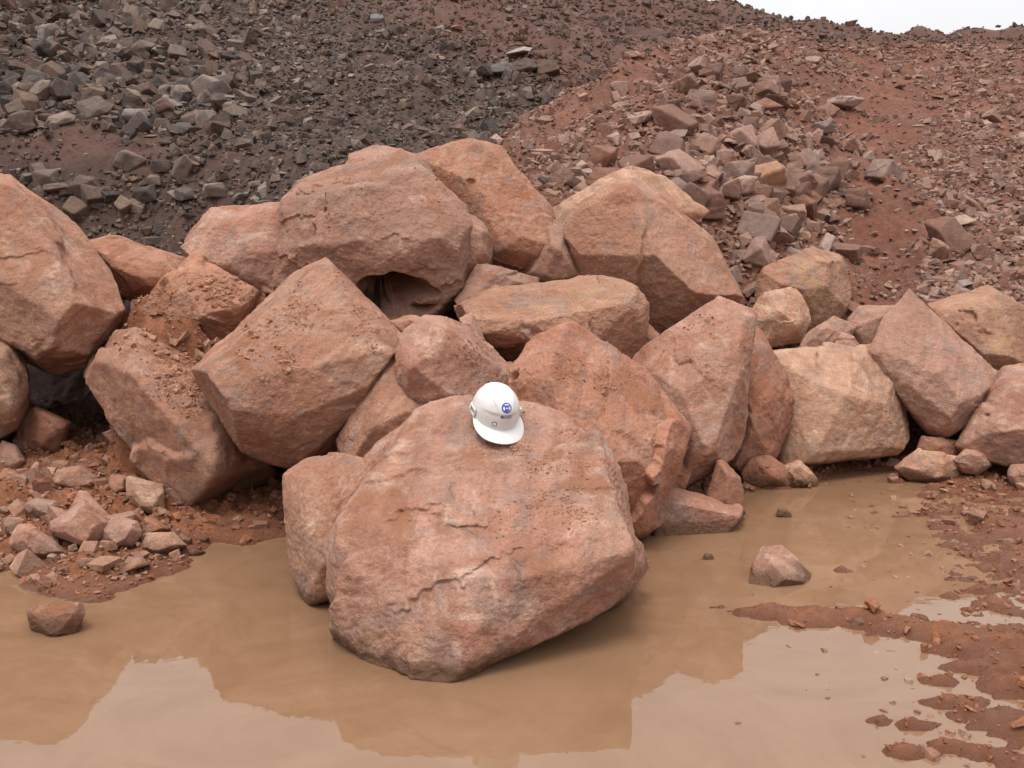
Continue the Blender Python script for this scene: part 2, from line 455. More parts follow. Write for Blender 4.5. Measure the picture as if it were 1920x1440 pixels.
def terrain(x, y, fine=True):
    x = np.asarray(x, dtype=np.float64); y = np.asarray(y, dtype=np.float64)
    P = np.stack([x, y, np.zeros_like(x)], 1)
    mudn = 0.021 * fbm(P * np.array([6.0, 9.0, 1]), 5, 25, 0.7)
    sdw = poly_sd(x, y, SHORE) + 0.10 * fbm(P * 2.3, 3, 3)
    land = np.where(sdw > 0, 0.02 + 0.13 * np.minimum(sdw, 2.0), 0.35 * np.maximum(sdw, -0.16))
    mud = np.zeros_like(x) - 1.0
    for (mx_, my_), a_, b_, h_ in MUDW:
        q = ((x - mx_) / a_) ** 2 + ((y - my_) / b_) ** 2
        mud = np.maximum(mud, -0.04 + (h_ + 0.035) * np.exp(-q * 0.7))
    # shallow scrappy mud along the right hand side
    px, py, dep = proj(np.stack([x, y, np.zeros_like(x)], 1))
    wr_ = sstep(1.25, 2.6, x - 0.12 * (y - 3)) * (y < 7.5) * (y > 1.0)
    scrap = -0.05 + 0.06 * wr_ + 0.034 * sstep(1660, 1900, px - 0.15 * (py - 1150)) + 0.055 * fbm(P * np.array([3.6, 5.5, 1]), 6, 21, 0.72) - 0.036
    low = np.maximum(np.maximum(land, mud + mudn), np.where(wr_ > 0, scrap, -1))
    hl = 1.90 + 0.51 * (y - 9) - 0.13 * np.maximum(x, 0) + 0.02 * np.maximum(-x, 0)
    cap = np.interp(x, [-60, -20, 0, 5.0, 7.3, 9.6, 12, 60], [8.8, 8.4, 8.3, 8.75, 8.0, 7.55, 7.4, 7.2]) + 0.02 * (y - 22)
    hl = -smax(-hl, -cap, 0.4)
    core = 1.35 * (y - np.interp(x, XF, YF))
    hl = -smax(-hl, -core, 0.3)
    hr = ridge_height(x, y) + 0.25 * fbm(P * 0.35, 3, 40) * sstep(9, 12, y)
    hr = -smax(-hr, -core, 0.3)
    side = np.where(hr > hl, 1.0, 0.0)
    big = smax(hl, hr, 0.25)
    bigm = sstep(8.0, 11.0, y)
    big = big + bigm * (0.22 * fbm(P * 0.6, 3, 11) + 0.10 * fbm(P * 2.0, 3, 15))
    # gully on the right heap
    gd = x - (3.6 + 0.34 * (y - 9) + 0.3 * np.sin(y * 0.9))
    big = big - 0.45 * np.exp(-(gd / 0.9) ** 2) * sstep(8.5, 10, y) * sstep(19, 15, y)
    # rock face sitting in the cleft between the heaps and at the far right
    h = smax(low, big, 0.08)
    for c_, a_, b_, h_ in LEDGE:
        q = ((x - c_[0]) / a_) ** 4 + ((y - c_[1]) / b_) ** 4
        h = np.maximum(h, h_ * np.exp(-q) + 0.05 * fbm(P * 5, 3, 31) * (q < 2))
    if fine:
        above = sstep(0.0, 0.06, h) * sstep(16, 9, y)
        cl_ = fbm(P * 7.0, 4, 51, 0.6)
        onland = np.maximum(sstep(0.05, 0.4, sdw), 0.22)
        h = h + above * onland * (0.075 * cl_ + 0.02 * np.abs(fbm(P * 19, 3, 57)))
    return h, side, sdw

def grid_axis(lo, hi, c0, c1, fine, growth=1.06, maxstep=60):
    a = list(np.arange(c0, c1, fine))
    st = fine; v = a[-1]
    while v < hi:
        st = min(st * growth, maxstep); v += st; a.append(v)
    st = fine; v = a[0]; pre = []
    while v > lo:
        st = min(st * growth, maxstep); v -= st; pre.append(v)
    return np.array(pre[::-1] + a)

gx = grid_axis(-400, 400, -4.6, 5.2, 0.026, 1.022)
gy = grid_axis(-60, 600, 1.6, 7.6, 0.026, 1.012)
GX, GY = np.meshgrid(gx, gy)
fx, fy = GX.ravel(), GY.ravel()
hz, side, sdw = terrain(fx, fy)
V = np.stack([fx, fy, hz], 1)
nx_, ny_ = len(gx), len(gy)
ii = np.arange(nx_ * ny_).reshape(ny_, nx_)
F = np.stack([ii[:-1, :-1].ravel(), ii[:-1, 1:].ravel(), ii[1:, 1:].ravel(), ii[1:, :-1].ravel()], 1)
me = tri_mesh("ground", V, F)
ppx, ppy, pdep = proj(V)
soil = np.empty((len(V), 4), dtype=np.float32); soil[:, 3] = 1
mudc = np.array([0.245, 0.090, 0.040]); leftc = np.array([0.072, 0.040, 0.030]); lredc = np.array([0.105, 0.046, 0.031]); rightc = np.array([0.175, 0.072, 0.046]); gulc = np.array([0.165, 0.062, 0.036])
Pn = np.stack([fx, fy, hz], 1)
nz = fbm(Pn * 0.45, 4, 71)
far = sstep(8.4, 9.4, fy)[:, None]
lr = np.maximum(sstep(-40, 60, (ppx - 640) * .50 - ppy * 1.15 + 60 * nz) * (fy > 8), .8 * np.exp(-((ppx - 170) / 170) ** 2 - ((ppy - 275) / 45) ** 2) + .6 * np.exp(-((ppx - 420) / 100) ** 2 - ((ppy - 440) / 50) ** 2) * (fy > 8))[:, None]
lc = leftc * (1 - lr) + lredc * lr
sm = sstep(-0.3, 0.3, (ridge_height(fx, fy) - (1.90 + 0.51 * (fy - 9) - 0.13 * np.maximum(fx, 0))) + 0.2 * nz)[:, None]
gl = np.exp(-((ppx - 1655 - (ppy - 480) * .15 + np.where(ppy < 330, (330 - ppy) * -.35, 0)) / 110) ** 2) * sstep(60, 180, ppy)
gl = np.clip(gl + .9 * sstep(.1, .5, nz), 0, 1)[:, None]
sm = np.maximum(sm, (sstep(1450, 1560, ppx) * sstep(70, 95, ppy) * (fy > 6))[:, None])
cc = lc * (1 - sm) + (rightc * (1 - gl) + gulc * gl) * sm
soil[:, :3] = mudc * (1 - far) + cc * far
at = me.attributes.new("soil", 'FLOAT_COLOR', 'POINT')
at.data.foreach_set('color', soil.ravel())
tag(new_obj("ground", me, TERR), kind='structure')

wx, wy = np.meshgrid(np.linspace(-14, 14, 57), np.linspace(-30, 8.2, 77))
wi = np.arange(57 * 77).reshape(77, 57)
WF = np.stack([wi[:-1, :-1].ravel(), wi[:-1, 1:].ravel(), wi[1:, 1:].ravel(), wi[1:, :-1].ravel()], 1)
tag(new_obj("water", tri_mesh("water", np.stack([wx.ravel(), wy.ravel(), np.full(wx.size, .004)], 1), WF), WATER), kind='structure')

# ------------------------------------------------------------------ rocks
_ICO = {}
def ico(n):
    if n not in _ICO:
        bm = bmesh.new()
        bmesh.ops.create_icosphere(bm, subdivisions=n, radius=1.0)
        V = np.array([v.co[:] for v in bm.verts])
        F = np.array([[v.index for v in f.verts] for f in bm.faces], dtype=np.int32)
        bm.free()
        _ICO[n] = (V / np.linalg.norm(V, axis=1)[:, None], F)
    return _ICO[n]

def hull(pts):
    bm = bmesh.new()
    for p_ in pts: bm.verts.new(p_)
    r = bmesh.ops.convex_hull(bm, input=bm.verts[:])
    for e in [g for g in r['geom_interior'] if isinstance(g, bmesh.types.BMVert)]:
        if e.is_valid: bm.verts.remove(e)
    loose = [v for v in bm.verts if not v.link_faces]
    for v in loose: bm.verts.remove(v)
    bmesh.ops.triangulate(bm, faces=bm.faces[:])
    bmesh.ops.recalc_face_normals(bm, faces=bm.faces[:])
    V = np.array([v.co[:] for v in bm.verts])
    bm.verts.index_update()
    F = np.array([[v.index for v in f.verts] for f in bm.faces])
    bm.free()
    return V, F

def planes_of(V, F, merge=15.0):
    a, b, c = V[F[:, 0]], V[F[:, 1]], V[F[:, 2]]
    n = np.cross(b - a, c - a)
    ar = np.linalg.norm(n, axis=1)
    ok = ar > 1e-9
    n, ar, a = n[ok] / ar[ok][:, None], ar[ok], a[ok]
    cen = V.mean(0)
    flip = np.einsum('ij,ij->i', n, a - cen) < 0
    n[flip] *= -1
    order = np.argsort(-ar)
    used = np.zeros(len(n), bool)
    PL = []
    cosm = math.cos(R(merge))
    for i in order:
        if used[i]: continue
        g = (~used) & (n @ n[i] > cosm)
        used |= g
        nn = (n[g] * ar[g][:, None]).sum(0); nn /= np.linalg.norm(nn)
        dv = np.einsum('ij,j->i', a[g], nn)
        sup = (V @ nn).max()
        PL.append((nn, 0.62 * sup + 0.38 * np.average(dv, weights=ar[g])))
    return np.array([p_[0] for p_ in PL]), np.array([p_[1] for p_ in PL])

def rock_shape(V, F, sub, seed, chips=1.0, steps=1.0, rnd=0.0022, rough=1.0, carve=(), merge=23.0, und=.4, warp=.6):
    """broken rock: the planes of a hull, chipped edges, ledges and grain, sampled along rays from its middle"""
    rs = np.random.RandomState(seed)
    size = float(np.mean(V.max(0) - V.min(0)))
    cen = (V.max(0) + V.min(0)) * 0.25 + V.mean(0) * 0.5
    n, d = planes_of(V, F, merge)
    d = d - n @ cen
    W = V - cen
    # extra chip planes across corners and edges
    en, ed = [], []
    for i in range(len(n)):
        for j in range(i + 1, len(n)):
            c_ = n[i] @ n[j]
            if 0.0 < c_ < 0.86 and rs.rand() < 14.0 / (len(n) * (len(n) - 1) * .25 + 1):
                m_ = n[i] * rs.uniform(.6, 1.4) + n[j] * rs.uniform(.6, 1.4) + rs.normal(size=3) * 0.10
                m_ /= np.linalg.norm(m_)
                sup = (W @ m_).max()
                en.append(m_); ed.append(sup - size * rs.uniform(0.004, 0.022) * chips)
    for v in W:
        if rs.rand() < 8.0 / len(W):
            m_ = v / np.linalg.norm(v) + rs.normal(size=3) * 0.35
            m_ /= np.linalg.norm(m_)
            en.append(m_); ed.append((W @ m_).max() - size * rs.uniform(0.008, 0.035) * chips)
    if en:
        n = np.vstack([n, np.array(en)]); d = np.concatenate([d, ed])
    d = np.maximum(d, 0.04 * size)
    U, T = ico(sub)
    ext = (V.max(0) - V.min(0)) * 0.5
    U = U * ext
    U = U / np.linalg.norm(U, axis=1)[:, None]

    def rad(u):
        dots = u @ n.T
        with np.errstate(divide='ignore', invalid='ignore'):
            r = np.where(dots > 0.02, d[None, :] / dots, 1e6)
        rm = r.min(1)
        k = rnd * size
        return rm - k * np.log(np.exp(-(r - rm[:, None]) / k).sum(1))
    o = np.array([seed * 3.7 % 91, seed * 7.1 % 83, seed * 1.9 % 77])
    p0 = U * rad(U)[:, None]
    q = (p0 + o) / size
    wv_ = np.stack([fbm(q * 5.0, 4, 1, 0.6), fbm(q * 5.0, 4, 2, 0.6), fbm(q * 5.0, 4, 4, 0.6)], 1) * 0.012 * size * warp
    p1 = p0 + wv_
    r1 = np.linalg.norm(p1, axis=1)
    u1 = p1 / r1[:, None]
    r = rad(u1) * np.linalg.norm(p0, axis=1) / r1
    P = U * r[:, None]
    qm = P + o
    disp = und * (0.008 * size * noise(qm / size * 2.3, 6) + 0.006 * size * fbm(qm / size * 6, 3, 8))
    if steps > 0:
        b_ = rs.normal(size=3); b_ /= np.linalg.norm(b_)
        lay = (qm @ b_) / (0.30 * size) + 0.42 * fbm(qm / size * 2.2, 5, 13, 0.55)
        fr = lay - np.floor(lay)
        saw = fr - sstep(0.93, 1.0, fr)
        mask = sstep(-0.1, 0.35, noise(qm / size * 1.8, 17))
        disp = disp + 0.046 * size * steps * saw * mask
        b2 = rs.normal(size=3); b2 /= np.linalg.norm(b2)
        lay = (qm @ b2) / (0.13 * size) + 0.5 * fbm(qm / size * 5, 5, 23, 0.6)
        fr = lay - np.floor(lay)
        disp = disp + 0.010 * size * steps * (fr - sstep(0.9, 1.0, fr)) * sstep(0.05, 0.4, noise(qm / size * 2.6, 27))
    absr = min(1.0, size) * rough
    disp = disp + absr * (0.006 * fbm(qm * 14, 3, 33, 0.6))
    if sub >= 7:
        disp = disp + absr * 0.0032 * fbm(qm * 42, 2, 37)
    P = P + U * disp[:, None]
    for cc_, cr_ in carve:
        rel = (P + cen - cc_) / cr_
        dd = np.linalg.norm(rel, axis=1) + .30 * fbm((P + o) * 3.5, 2, 61, 0.35)
        hit = np.clip(1.0 - dd, 0, 1)
        rr_ = np.linalg.norm(P, axis=1)
        P = P - U * np.minimum(sstep(0.0, 0.30, hit) * np.mean(cr_) * 4.2, .86 * rr_)[:, None]
    return P + cen, T

ALL = {}
def boulder(key, name, label, D0, outline, inner=(), thick=1.0, mat='pink', sub=7, seed=None, lean=0.0, bulge=0.16, cat='boulder', group=None, shrink=0.72, tint=None, carve=(), **kw):
    seed = seed if seed is not None else (sum(ord(c_) for c_ in key) * 13) % 997
    rs = np.random.RandomState(seed)
    ys = [o_[1] for o_ in outline]
    ym = 0.5 * (min(ys) + max(ys))
    if group == PILE and thick >= .7: thick = thick * 1.35  # unseen backs made deeper to block light and darken the gaps
    pts = []
    def Dof(o_):
        return D0 + (o_[2] if len(o_) > 2 else 0.0) + lean * (ym - o_[1]) / FPX * D0
    fr = [unproj(o_[0], o_[1], Dof(o_)) for o_ in outline]
    cen = np.mean(fr, 0)
    camv = cen - np.array([0, 0, CAM_Z]); camv /= np.linalg.norm(camv)
    pts += fr
    for f_ in fr:
        ray = f_ - np.array([0, 0, CAM_Z]); ray /= np.linalg.norm(ray)
        pts.append(f_ + (cen - f_) * (1 - 0.93) * 0 + ray * thick * rs.uniform(0.35, 0.55))
        pts.append(cen + (f_ - cen) * shrink + camv * thick * rs.uniform(0.85, 1.05))
    if inner is None:
        for f_ in fr:
            pts.append(cen + (f_ - cen) * rs.uniform(0.45, 0.75) - camv * thick * rs.uniform(0.16, 0.30))
    else:
        V0, F0_ = hull(pts)
        bv0 = BVHTree.FromPolygons([tuple(q) for q in V0], [tuple(int(i) for i in f) for f in F0_])
        sz0 = float(np.mean(V0.max(0) - V0.min(0)))
        for o_ in inner:
            c0_ = Vector((0, 0, CAM_Z))
            d_ = (Vector(unproj(o_[0], o_[1], 5.0)) - c0_).normalized()
            h_ = bv0.ray_cast(c0_, d_)
            D_ = Dof(o_)
            if h_[0] is not None and bulge: D_ = min(D_ + .4 * bulge * sz0, h_[0].y - bulge * sz0 * (1.0 + 1.2 * min(0.3, max(-.3, -(o_[2] if len(o_) > 2 else 0)))))
            pts.append(unproj(o_[0], o_[1], D_))
    Vh, Fh = hull(pts)
    cv = [(unproj(a, b_, c_), np.array(r_)) for (a, b_, c_, r_) in carve]
    P, T = rock_shape(Vh, Fh, sub, seed, carve=cv, **kw)
    org = np.array([P[:, 0].mean(), P[:, 1].mean(), P[:, 2].min()])
    o = new_obj(name, tri_mesh(name, P - org, T), MATS[mat] if isinstance(mat, str) else mat)
    o.location = org
    if tint: o.color = tuple(tint) + (1,)
    tag(o, label, cat, group)
    ALL[key] = (o, P, T)
    return o

PILE = "boulders heaped in the pile"
B = boulder
B('F0', 'boulder', 'huge pink boulder standing in the muddy water with the white helmet on top', 4.33,
  [(800, 768, .38), (860, 750, .47), (985, 765, .48), (1060, 795, .32), (1105, 830, .16), (1140, 930, -.26), (1188, 1010, -.52), (1192, 1060, -.52), (1165, 1110, -.47), (1120, 1150, -.38), (1050, 1180, -.34), (930, 1235, -.67),
   (845, 1282, -.91), (760, 1266, -.83), (690, 1236, -.67), (645, 1180, -.35), (622, 1135, -.33), (620, 1050, -.46), (622, 1010, -.47), (640, 960, -.37), (700, 880, -.06), (760, 810, .22)],
  [(912, 1022, -.58), (1182, 1032, -.58), (895, 1138, -.84), (737, 1162, -.76), (1012, 1117, -.72), (640, 1030, -.50)], bulge=0, merge=17, seed=422, und=.3, warp=.7, thick=1.25, mat='pink', sub=8, steps=1.1, group=PILE, chips=.6)
B('F1', 'boulder', 'rounded pink boulder pressed against the left side of the huge one in the water', 4.46,
  [(545, 890, .05), (575, 862, .12), (640, 862, .15), (705, 868, .18), (730, 920, .15), (720, 1100, 0), (640, 1125, -.2), (605, 1130, -.26), (570, 1092, -.16), (545, 1010, -.02), (538, 940, .02)],
  [(600, 900, -.08), (640, 950, -.14), (580, 1000, -.16), (610, 1060, -.25)], thick=.75, mat='tan', sub=7, rnd=.02, steps=.5, group=PILE)
B('L1', 'boulder', 'long tan boulder resting on its lower tip above the red soil, gravel on its back', 6.0,
  [(225, 632, .42), (300, 640, .5), (400, 720, .3), (480, 800, .2), (520, 860, .15), (470, 880, -.02), (440, 905, -.08), (370, 940, -.1), (300, 892, 0), (245, 812, .1), (200, 745, .15), (178, 690, .25), (195, 660, .32)],
  [(262, 690, .05), (405, 790, -.2), (400, 885, -.2)], thick=1.8, mat='tan', sub=7, group=PILE)
B('L2', 'boulder', 'big wedge shaped tan boulder with a peaked top and soil crumbs on its face', 5.9,
  [(612, 486, .42), (640, 522, .45), (700, 585, .3), (757, 628, .2), (742, 680, .05), (640, 828, -.02), (600, 862, 0), (545, 882, 0), (478, 868, -.2), (440, 830, -.27), (400, 757, -.33), (395, 705, -.22), (430, 650, -.02), (560, 510, .33)],
  [(402, 742, -.40), (735, 675, -.1), (640, 768, -.42), (560, 826, -.44), (480, 700, -.3)], thick=1.2, mat='tan', sub=8, steps=.7, group=PILE)
B('C1', 'boulder', 'pointed pinkish boulder directly behind the huge one, left of the helmet', 5.55,
  [(822, 595, .15), (850, 605, .2), (905, 650, .3), (960, 710, .3), (975, 770, .3), (900, 820, .2), (800, 800, -.05), (760, 740, -.08), (742, 700, 0), (748, 650, .05), (790, 612, .1)],
  [(815, 650, -.2), (850, 740, -.2), (832, 608, 0), (770, 690, -.15)], thick=.95, mat='pink', group=PILE)
B('C2', 'boulder', 'smooth sloping boulder wedged low between the peaked boulder and the huge one', 5.45,
  [(738, 690, .12), (790, 740, .1), (870, 770, .2), (880, 870, .1), (740, 890, 0), (640, 872, -.05), (635, 845, 0), (660, 790, .05)],
  [(700, 800, -.12), (760, 770, -.1)], thick=.8, mat='tan', steps=.4, group=PILE)
B('R1', 'boulder', 'rough reddish boulder right behind the helmet, leaning on the huge one', 5.35,
  [(1000, 652, .3), (1035, 630, .35), (1070, 622, .35), (1105, 650, .4), (1200, 702, .4), (1252, 765, .3), (1280, 808, .2), (1265, 900, .05), (1230, 985, 0), (1195, 1010, -.05), (1100, 1000, -.2), (1000, 900, -.2), (970, 790, 0), (970, 700, .2), (985, 675, .25)],
  [(1010, 705, .05), (1140, 790, -.15), (1245, 825, .0), (1200, 905, -.12), (1080, 860, -.25)], thick=1.1, mat='red', sub=8, steps=1.2, group=PILE)
B('R2', 'boulder', 'upright pointed slab shaped boulder with red soil along its sloping upper edge', 6.1,
  [(1362, 566, .25), (1396, 576, .2), (1405, 700, .1), (1392, 800, 0), (1330, 892, -.15), (1275, 915, -.2), (1240, 870, -.1), (1200, 720, .1), (1188, 690, .15), (1235, 640, .2), (1300, 600, .25)],
  [(1280, 720, -.08), (1320, 850, -.2), (1388, 690, 0)], thick=.8, mat='pink', steps=.4, group=PILE)
B('R3', 'boulder', 'narrow ochre stained boulder between the pointed slab and the pale block', 6.8,
  [(1398, 603, .2), (1425, 622, .2), (1452, 672, .2), (1475, 720, .2), (1475, 800, .1), (1455, 852, 0), (1430, 872, -.05), (1380, 888, -.1), (1360, 870, 0), (1380, 700, .1)],
  [(1440, 720, -.06), (1410, 800, -.16)], thick=.8, mat='red', steps=1.2, group=PILE)
B('R4', 'boulder', 'cream topped blocky boulder at the far edge of the puddle', 7.1,
  [(1442, 668, .30), (1530, 655, .42), (1628, 650, .45), (1650, 678, .38), (1677, 710, .30), (1688, 790, .15), (1692, 825, .1), (1662, 848, 0), (1590, 864, -.12), (1540, 862, -.14), (1438, 852, .12), (1452, 760, .18)],
  [(1516, 715, -.1), (1528, 850, -.2), (1585, 730, -.25), (1660, 760, -.1)], thick=1.0, mat='pale', group=PILE, chips=.6)
B('R5', 'boulder', 'tilted mauve grey slab leaning between the pale block and the right edge', 7.3,
  [(1710, 563, .3), (1732, 578, .25), (1765, 608, .2), (1882, 722, .1), (1872, 745, 0), (1830, 797, -.1), (1775, 827, -.15), (1745, 815, -.1), (1690, 750, 0), (1628, 657, .15), (1640, 630, .2)],
  [(1765, 700, -.2), (1848, 724, -.12), (1790, 790, -.15)], thick=.8, mat='mauve', steps=.4, group=PILE)
B('R6', 'boulder', 'mustard faced boulder lying behind the tilted grey slab at the right edge', 8.3,
  [(1742, 580, .2), (1850, 545, .3), (1880, 553, .3), (1905, 588, .25), (1965, 615, .2), (1965, 710, 0), (1870, 705, 0), (1790, 650, .1)],
  [(1768, 592, 0), (1862, 562, .05), (1902, 622, -.1), (1850, 665, -.2)], thick=1.0, mat='ochre', group=PILE)
B('R7', 'boulder', 'pink boulder cut by the right edge of the view beside the puddle', 6.9,
  [(1990, 680, .3), (1920, 688, .3), (1885, 702, .25), (1862, 760, .1), (1802, 832, 0), (1820, 862, -.05), (1900, 882, -.1), (1990, 892, -.1), (2040, 780, .1)],
  [(1905, 725, 0), (1890, 810, -.2), (1960, 800, -.2)], thick=1.0, mat='pink', group=PILE)
B('R8', 'boulder', 'small mauve slab peeping out left behind the tilted grey slab', 8.0,
  [(1590, 608), (1612, 580), (1650, 573), (1685, 575), (1700, 640), (1640, 700), (1605, 660)], None, thick=.5, mat='mauve', sub=6, group=PILE)
B('R9', 'boulder', 'thin leaf shaped stone standing on edge behind the cream topped block', 7.75,
  [(1495, 662), (1520, 625), (1545, 605), (1562, 596), (1602, 612), (1590, 640), (1565, 672), (1510, 680)], None, thick=.28, mat='mauve', sub=6, group=PILE)
B('R10', 'boulder', 'little triangular pink stone sticking up behind the cream topped block', 7.6,
  [(1553, 668), (1580, 626), (1596, 628), (1622, 668), (1590, 690)], None, thick=.25, mat='pink', sub=6, group=PILE)
B('R11', 'boulder', 'yellowish boulder at the foot of the red slope, right of the pile', 8.6,
  [(1424, 520, .1), (1470, 485, .2), (1510, 469, .25), (1562, 482, .25), (1590, 545, .15), (1588, 582, .05), (1540, 615, 0), (1480, 612, 0), (1424, 565, 0)],
  [(1530, 545, -.2), (1552, 492, 0), (1460, 530, -.15)], thick=.85, mat='ochre', steps=1.1, group=PILE)
B('R12', 'boulder', 'pale pink speckled boulder in front of the yellowish one', 8.0,
  [(1398, 600, .05), (1440, 548, .15), (1490, 543, .2), (1514, 580, .1), (1518, 602, .05), (1500, 640, 0), (1470, 636, 0), (1435, 650, 0), (1402, 620)],
  [(1460, 578, -.15), (1492, 610, -.18)], thick=.6, mat='pale', rnd=.01, group=PILE)
B('B1', 'boulder', 'massive brown stained boulder at the top of the pile with a dark hollow beneath', 7.3,
  [(535, 370, .2), (600, 343, .4), (720, 310, .5), (800, 318, .5), (875, 386, .4), (895, 440, .3), (882, 520, .2), (862, 552, .1), (790, 594, 0), (720, 590, .0), (680, 566, .1), (600, 548, .15), (518, 532, .15), (518, 495, .15), (533, 450, .1)],
  [(690, 352, .1), (690, 450, -.15), (852, 450, 0)], thick=1.5, mat='brown', sub=8, steps=1.3, group=PILE,
  carve=[(735, 560, 7.05, (.36, .6, .21)), (690, 585, 7.05, (.30, .5, .20)), (790, 585, 7.0, (.25, .5, .10))])
B('B1b', 'boulder', 'small brown boulder tucked against the right flank of the massive one', 7.75,
  [(870, 400), (905, 422), (922, 465), (915, 500), (880, 535), (850, 520), (855, 430)], None, thick=.6, mat='brown', sub=6, group=PILE)
B('B2', 'boulder', 'orange boulder forming the highest point of the pile', 8.1,
  [(785, 310, .3), (835, 300, .3), (850, 285, .35), (890, 273, .38), (915, 279, .38), (962, 320, .3), (1012, 390, .2), (1057, 462, .1), (1050, 482, 0), (1000, 502, .05), (960, 530, .1), (880, 500, 0), (850, 420, .1)],
  [(870, 330, .05), (955, 462, -.28), (1035, 470, -.2)], thick=1.3, mat='orange', sub=8, group=PILE)
B('B3', 'boulder', 'pinkish boulder half hidden on the left of the massive brown one', 7.9,
  [(359, 445, .05), (400, 408, .2), (440, 405, .2), (540, 386, .3), (620, 400, .3), (620, 545, 0), (500, 555, 0), (455, 552, 0), (375, 498, 0), (358, 480, 0)],
  [(430, 422, 0), (455, 500, -.2), (525, 450, -.1), (490, 540, 0)], thick=1.0, mat='pink', group=PILE)
B('B4', 'boulder', 'large sharp edged boulder with a smooth pale right face at the back of the pile', 7.6,
  [(1093, 385, .2), (1140, 350, .35), (1187, 336, .36), (1235, 365, .33), (1290, 420, .25), (1345, 470, .2), (1393, 558, .1), (1370, 574, .08), (1290, 608, .12), (1230, 632, .12), (1200, 600, .1), (1105, 532, .1), (1085, 470, .1)],
  [(1206, 470, -.25), (1300, 548, -.3), (1192, 352, .08)], thick=1.2, mat='tan', sub=8, steps=.5, chips=.5, group=PILE)
B('B5', 'boulder', 'pale pink slab showing behind the sharp edged boulder at the back', 9.0,
  [(1035, 402), (1120, 352), (1180, 322), (1235, 332), (1300, 400), (1200, 480), (1080, 475), (1040, 440)], None, thick=.8, mat='pale', sub=6, group=PILE)
B('B6', 'boulder', 'dull brown boulder in the gap right below the highest orange one', 8.0,
  [(1028, 415), (1062, 430), (1098, 480), (1112, 535), (1060, 550), (1000, 540), (975, 522), (1010, 500)], None, thick=.8, mat='brown', sub=6, group=PILE)
B('M1', 'boulder', 'long horizontal yellow tinged boulder bridging the gap above the helmet', 6.6,
  [(866, 573, .05), (905, 555, .2), (1000, 540, .25), (1160, 527, .25), (1187, 540, .2), (1203, 565, .15), (1204, 625, .05), (1192, 695, .12), (1160, 688, .2), (1110, 655, .25), (1000, 668, .28), (960, 682, .25), (895, 628, .1), (872, 598, .05)],
  [(897, 618, -.15), (1008, 614, -.24), (1025, 640, -.24), (1110, 640, -.18), (1188, 565, -.05)], thick=.9, mat='ochre', sub=8, group=PILE)
B('M2', 'boulder', 'small reddish boulder in the gap under the right end of the horizontal one', 7.0,
  [(1205, 600), (1242, 638), (1228, 660), (1195, 705), (1150, 705), (1165, 640)], None, thick=.55, mat='red', sub=6, group=PILE)
B('M3', 'boulder', 'brown boulder mostly hidden between the massive one and the horizontal one', 7.4,
  [(855, 565), (895, 503), (940, 505), (962, 520), (1012, 528), (1005, 560), (900, 590)], None, thick=.7, mat='brown', sub=6, group=PILE)
B('M4', 'boulder', 'small dusty stone in the shade beneath the massive boulder', 6.7,
  [(730, 602), (770, 590), (805, 604), (775, 632), (745, 632)], None, thick=.5, mat='tan', sub=6, group=PILE)
B('M5', 'boulder', 'small grey brown stone pinched at the left tip of the horizontal boulder', 6.2,
  [(862, 600), (885, 588), (908, 640), (890, 655), (868, 630)], None, thick=.3, mat='mauve', sub=6, group=PILE)
B('M6', 'boulder', 'reddish stone low in the gap just above the helmet', 6.1,
  [(935, 690), (958, 682), (985, 700), (985, 760), (945, 760)], None, thick=.4, mat='red', sub=6, group=PILE)
B('A', 'boulder', 'huge slab sided boulder at the left edge above a dark cavity', 6.9,
  [(-90, 345, .4), (0, 350, .38), (32, 346, .38), (70, 372, .36), (130, 435, .3), (175, 505, .25), (214, 566, .1), (208, 618, 0), (184, 650, -.05), (130, 668, -.05), (90, 678, -.05), (40, 657, -.05), (0, 614, 0), (-90, 600, 0)],
  [(42, 358, .2), (112, 485, -.05), (168, 575, -.15), (110, 645, -.25), (-50, 480, -.1)], thick=2.3, mat='tan', sub=8, steps=.8, group=PILE, bulge=.12)  # extra depth of the unseen back keeps light out of the cavity
B('A2', 'boulder', 'yellowish boulder at the left edge under the huge slab sided one', 6.6,
  [(-110, 640, .1), (22, 640, .15), (34, 662, .1), (48, 745, 0), (40, 797, -.02), (0, 830, -.05), (-110, 840, -.05)],
  [(0, 685, -.15), (22, 760, -.18), (-50, 760, -.2)], thick=1.8, mat='ochre', sub=7, group=PILE)
B('A3', 'boulder', 'reddish stone on the soil in front of the dark cavity at left', 6.8,
  [(26, 830), (36, 790), (62, 764), (92, 772), (127, 795), (108, 850), (60, 868)], [(80, 780, -.1), (70, 835, -.2), (100, 810, -.15)], thick=.6, mat='red', sub=6, group=PILE)
B('D1', 'boulder', 'low reddish boulder right of the huge slab sided one', 7.9,
  [(160, 455, .1), (200, 443, .2), (260, 462, .2), (350, 494, .15), (345, 540, 0), (300, 565, 0), (230, 560, 0), (180, 520, 0)],
  [(260, 485, -.05), (280, 525, -.18), (220, 490, -.1)], thick=1.6, mat='orange', sub=7, group=PILE)
B('D2', 'boulder', 'soil covered boulder sunk in the dirt ledge behind the peaked boulder', 7.0,
  [(280, 590, 0), (320, 532, .1), (372, 495, .2), (420, 520, .18), (474, 550, .1), (462, 590, .05), (440, 628, 0), (385, 646, -.05), (310, 615, -.05), (270, 605, 0)],
  [(352, 545, -.05), (382, 595, -.22), (440, 575, -.1)], thick=1.0, mat='orange', sub=7, steps=1.2, group=PILE)

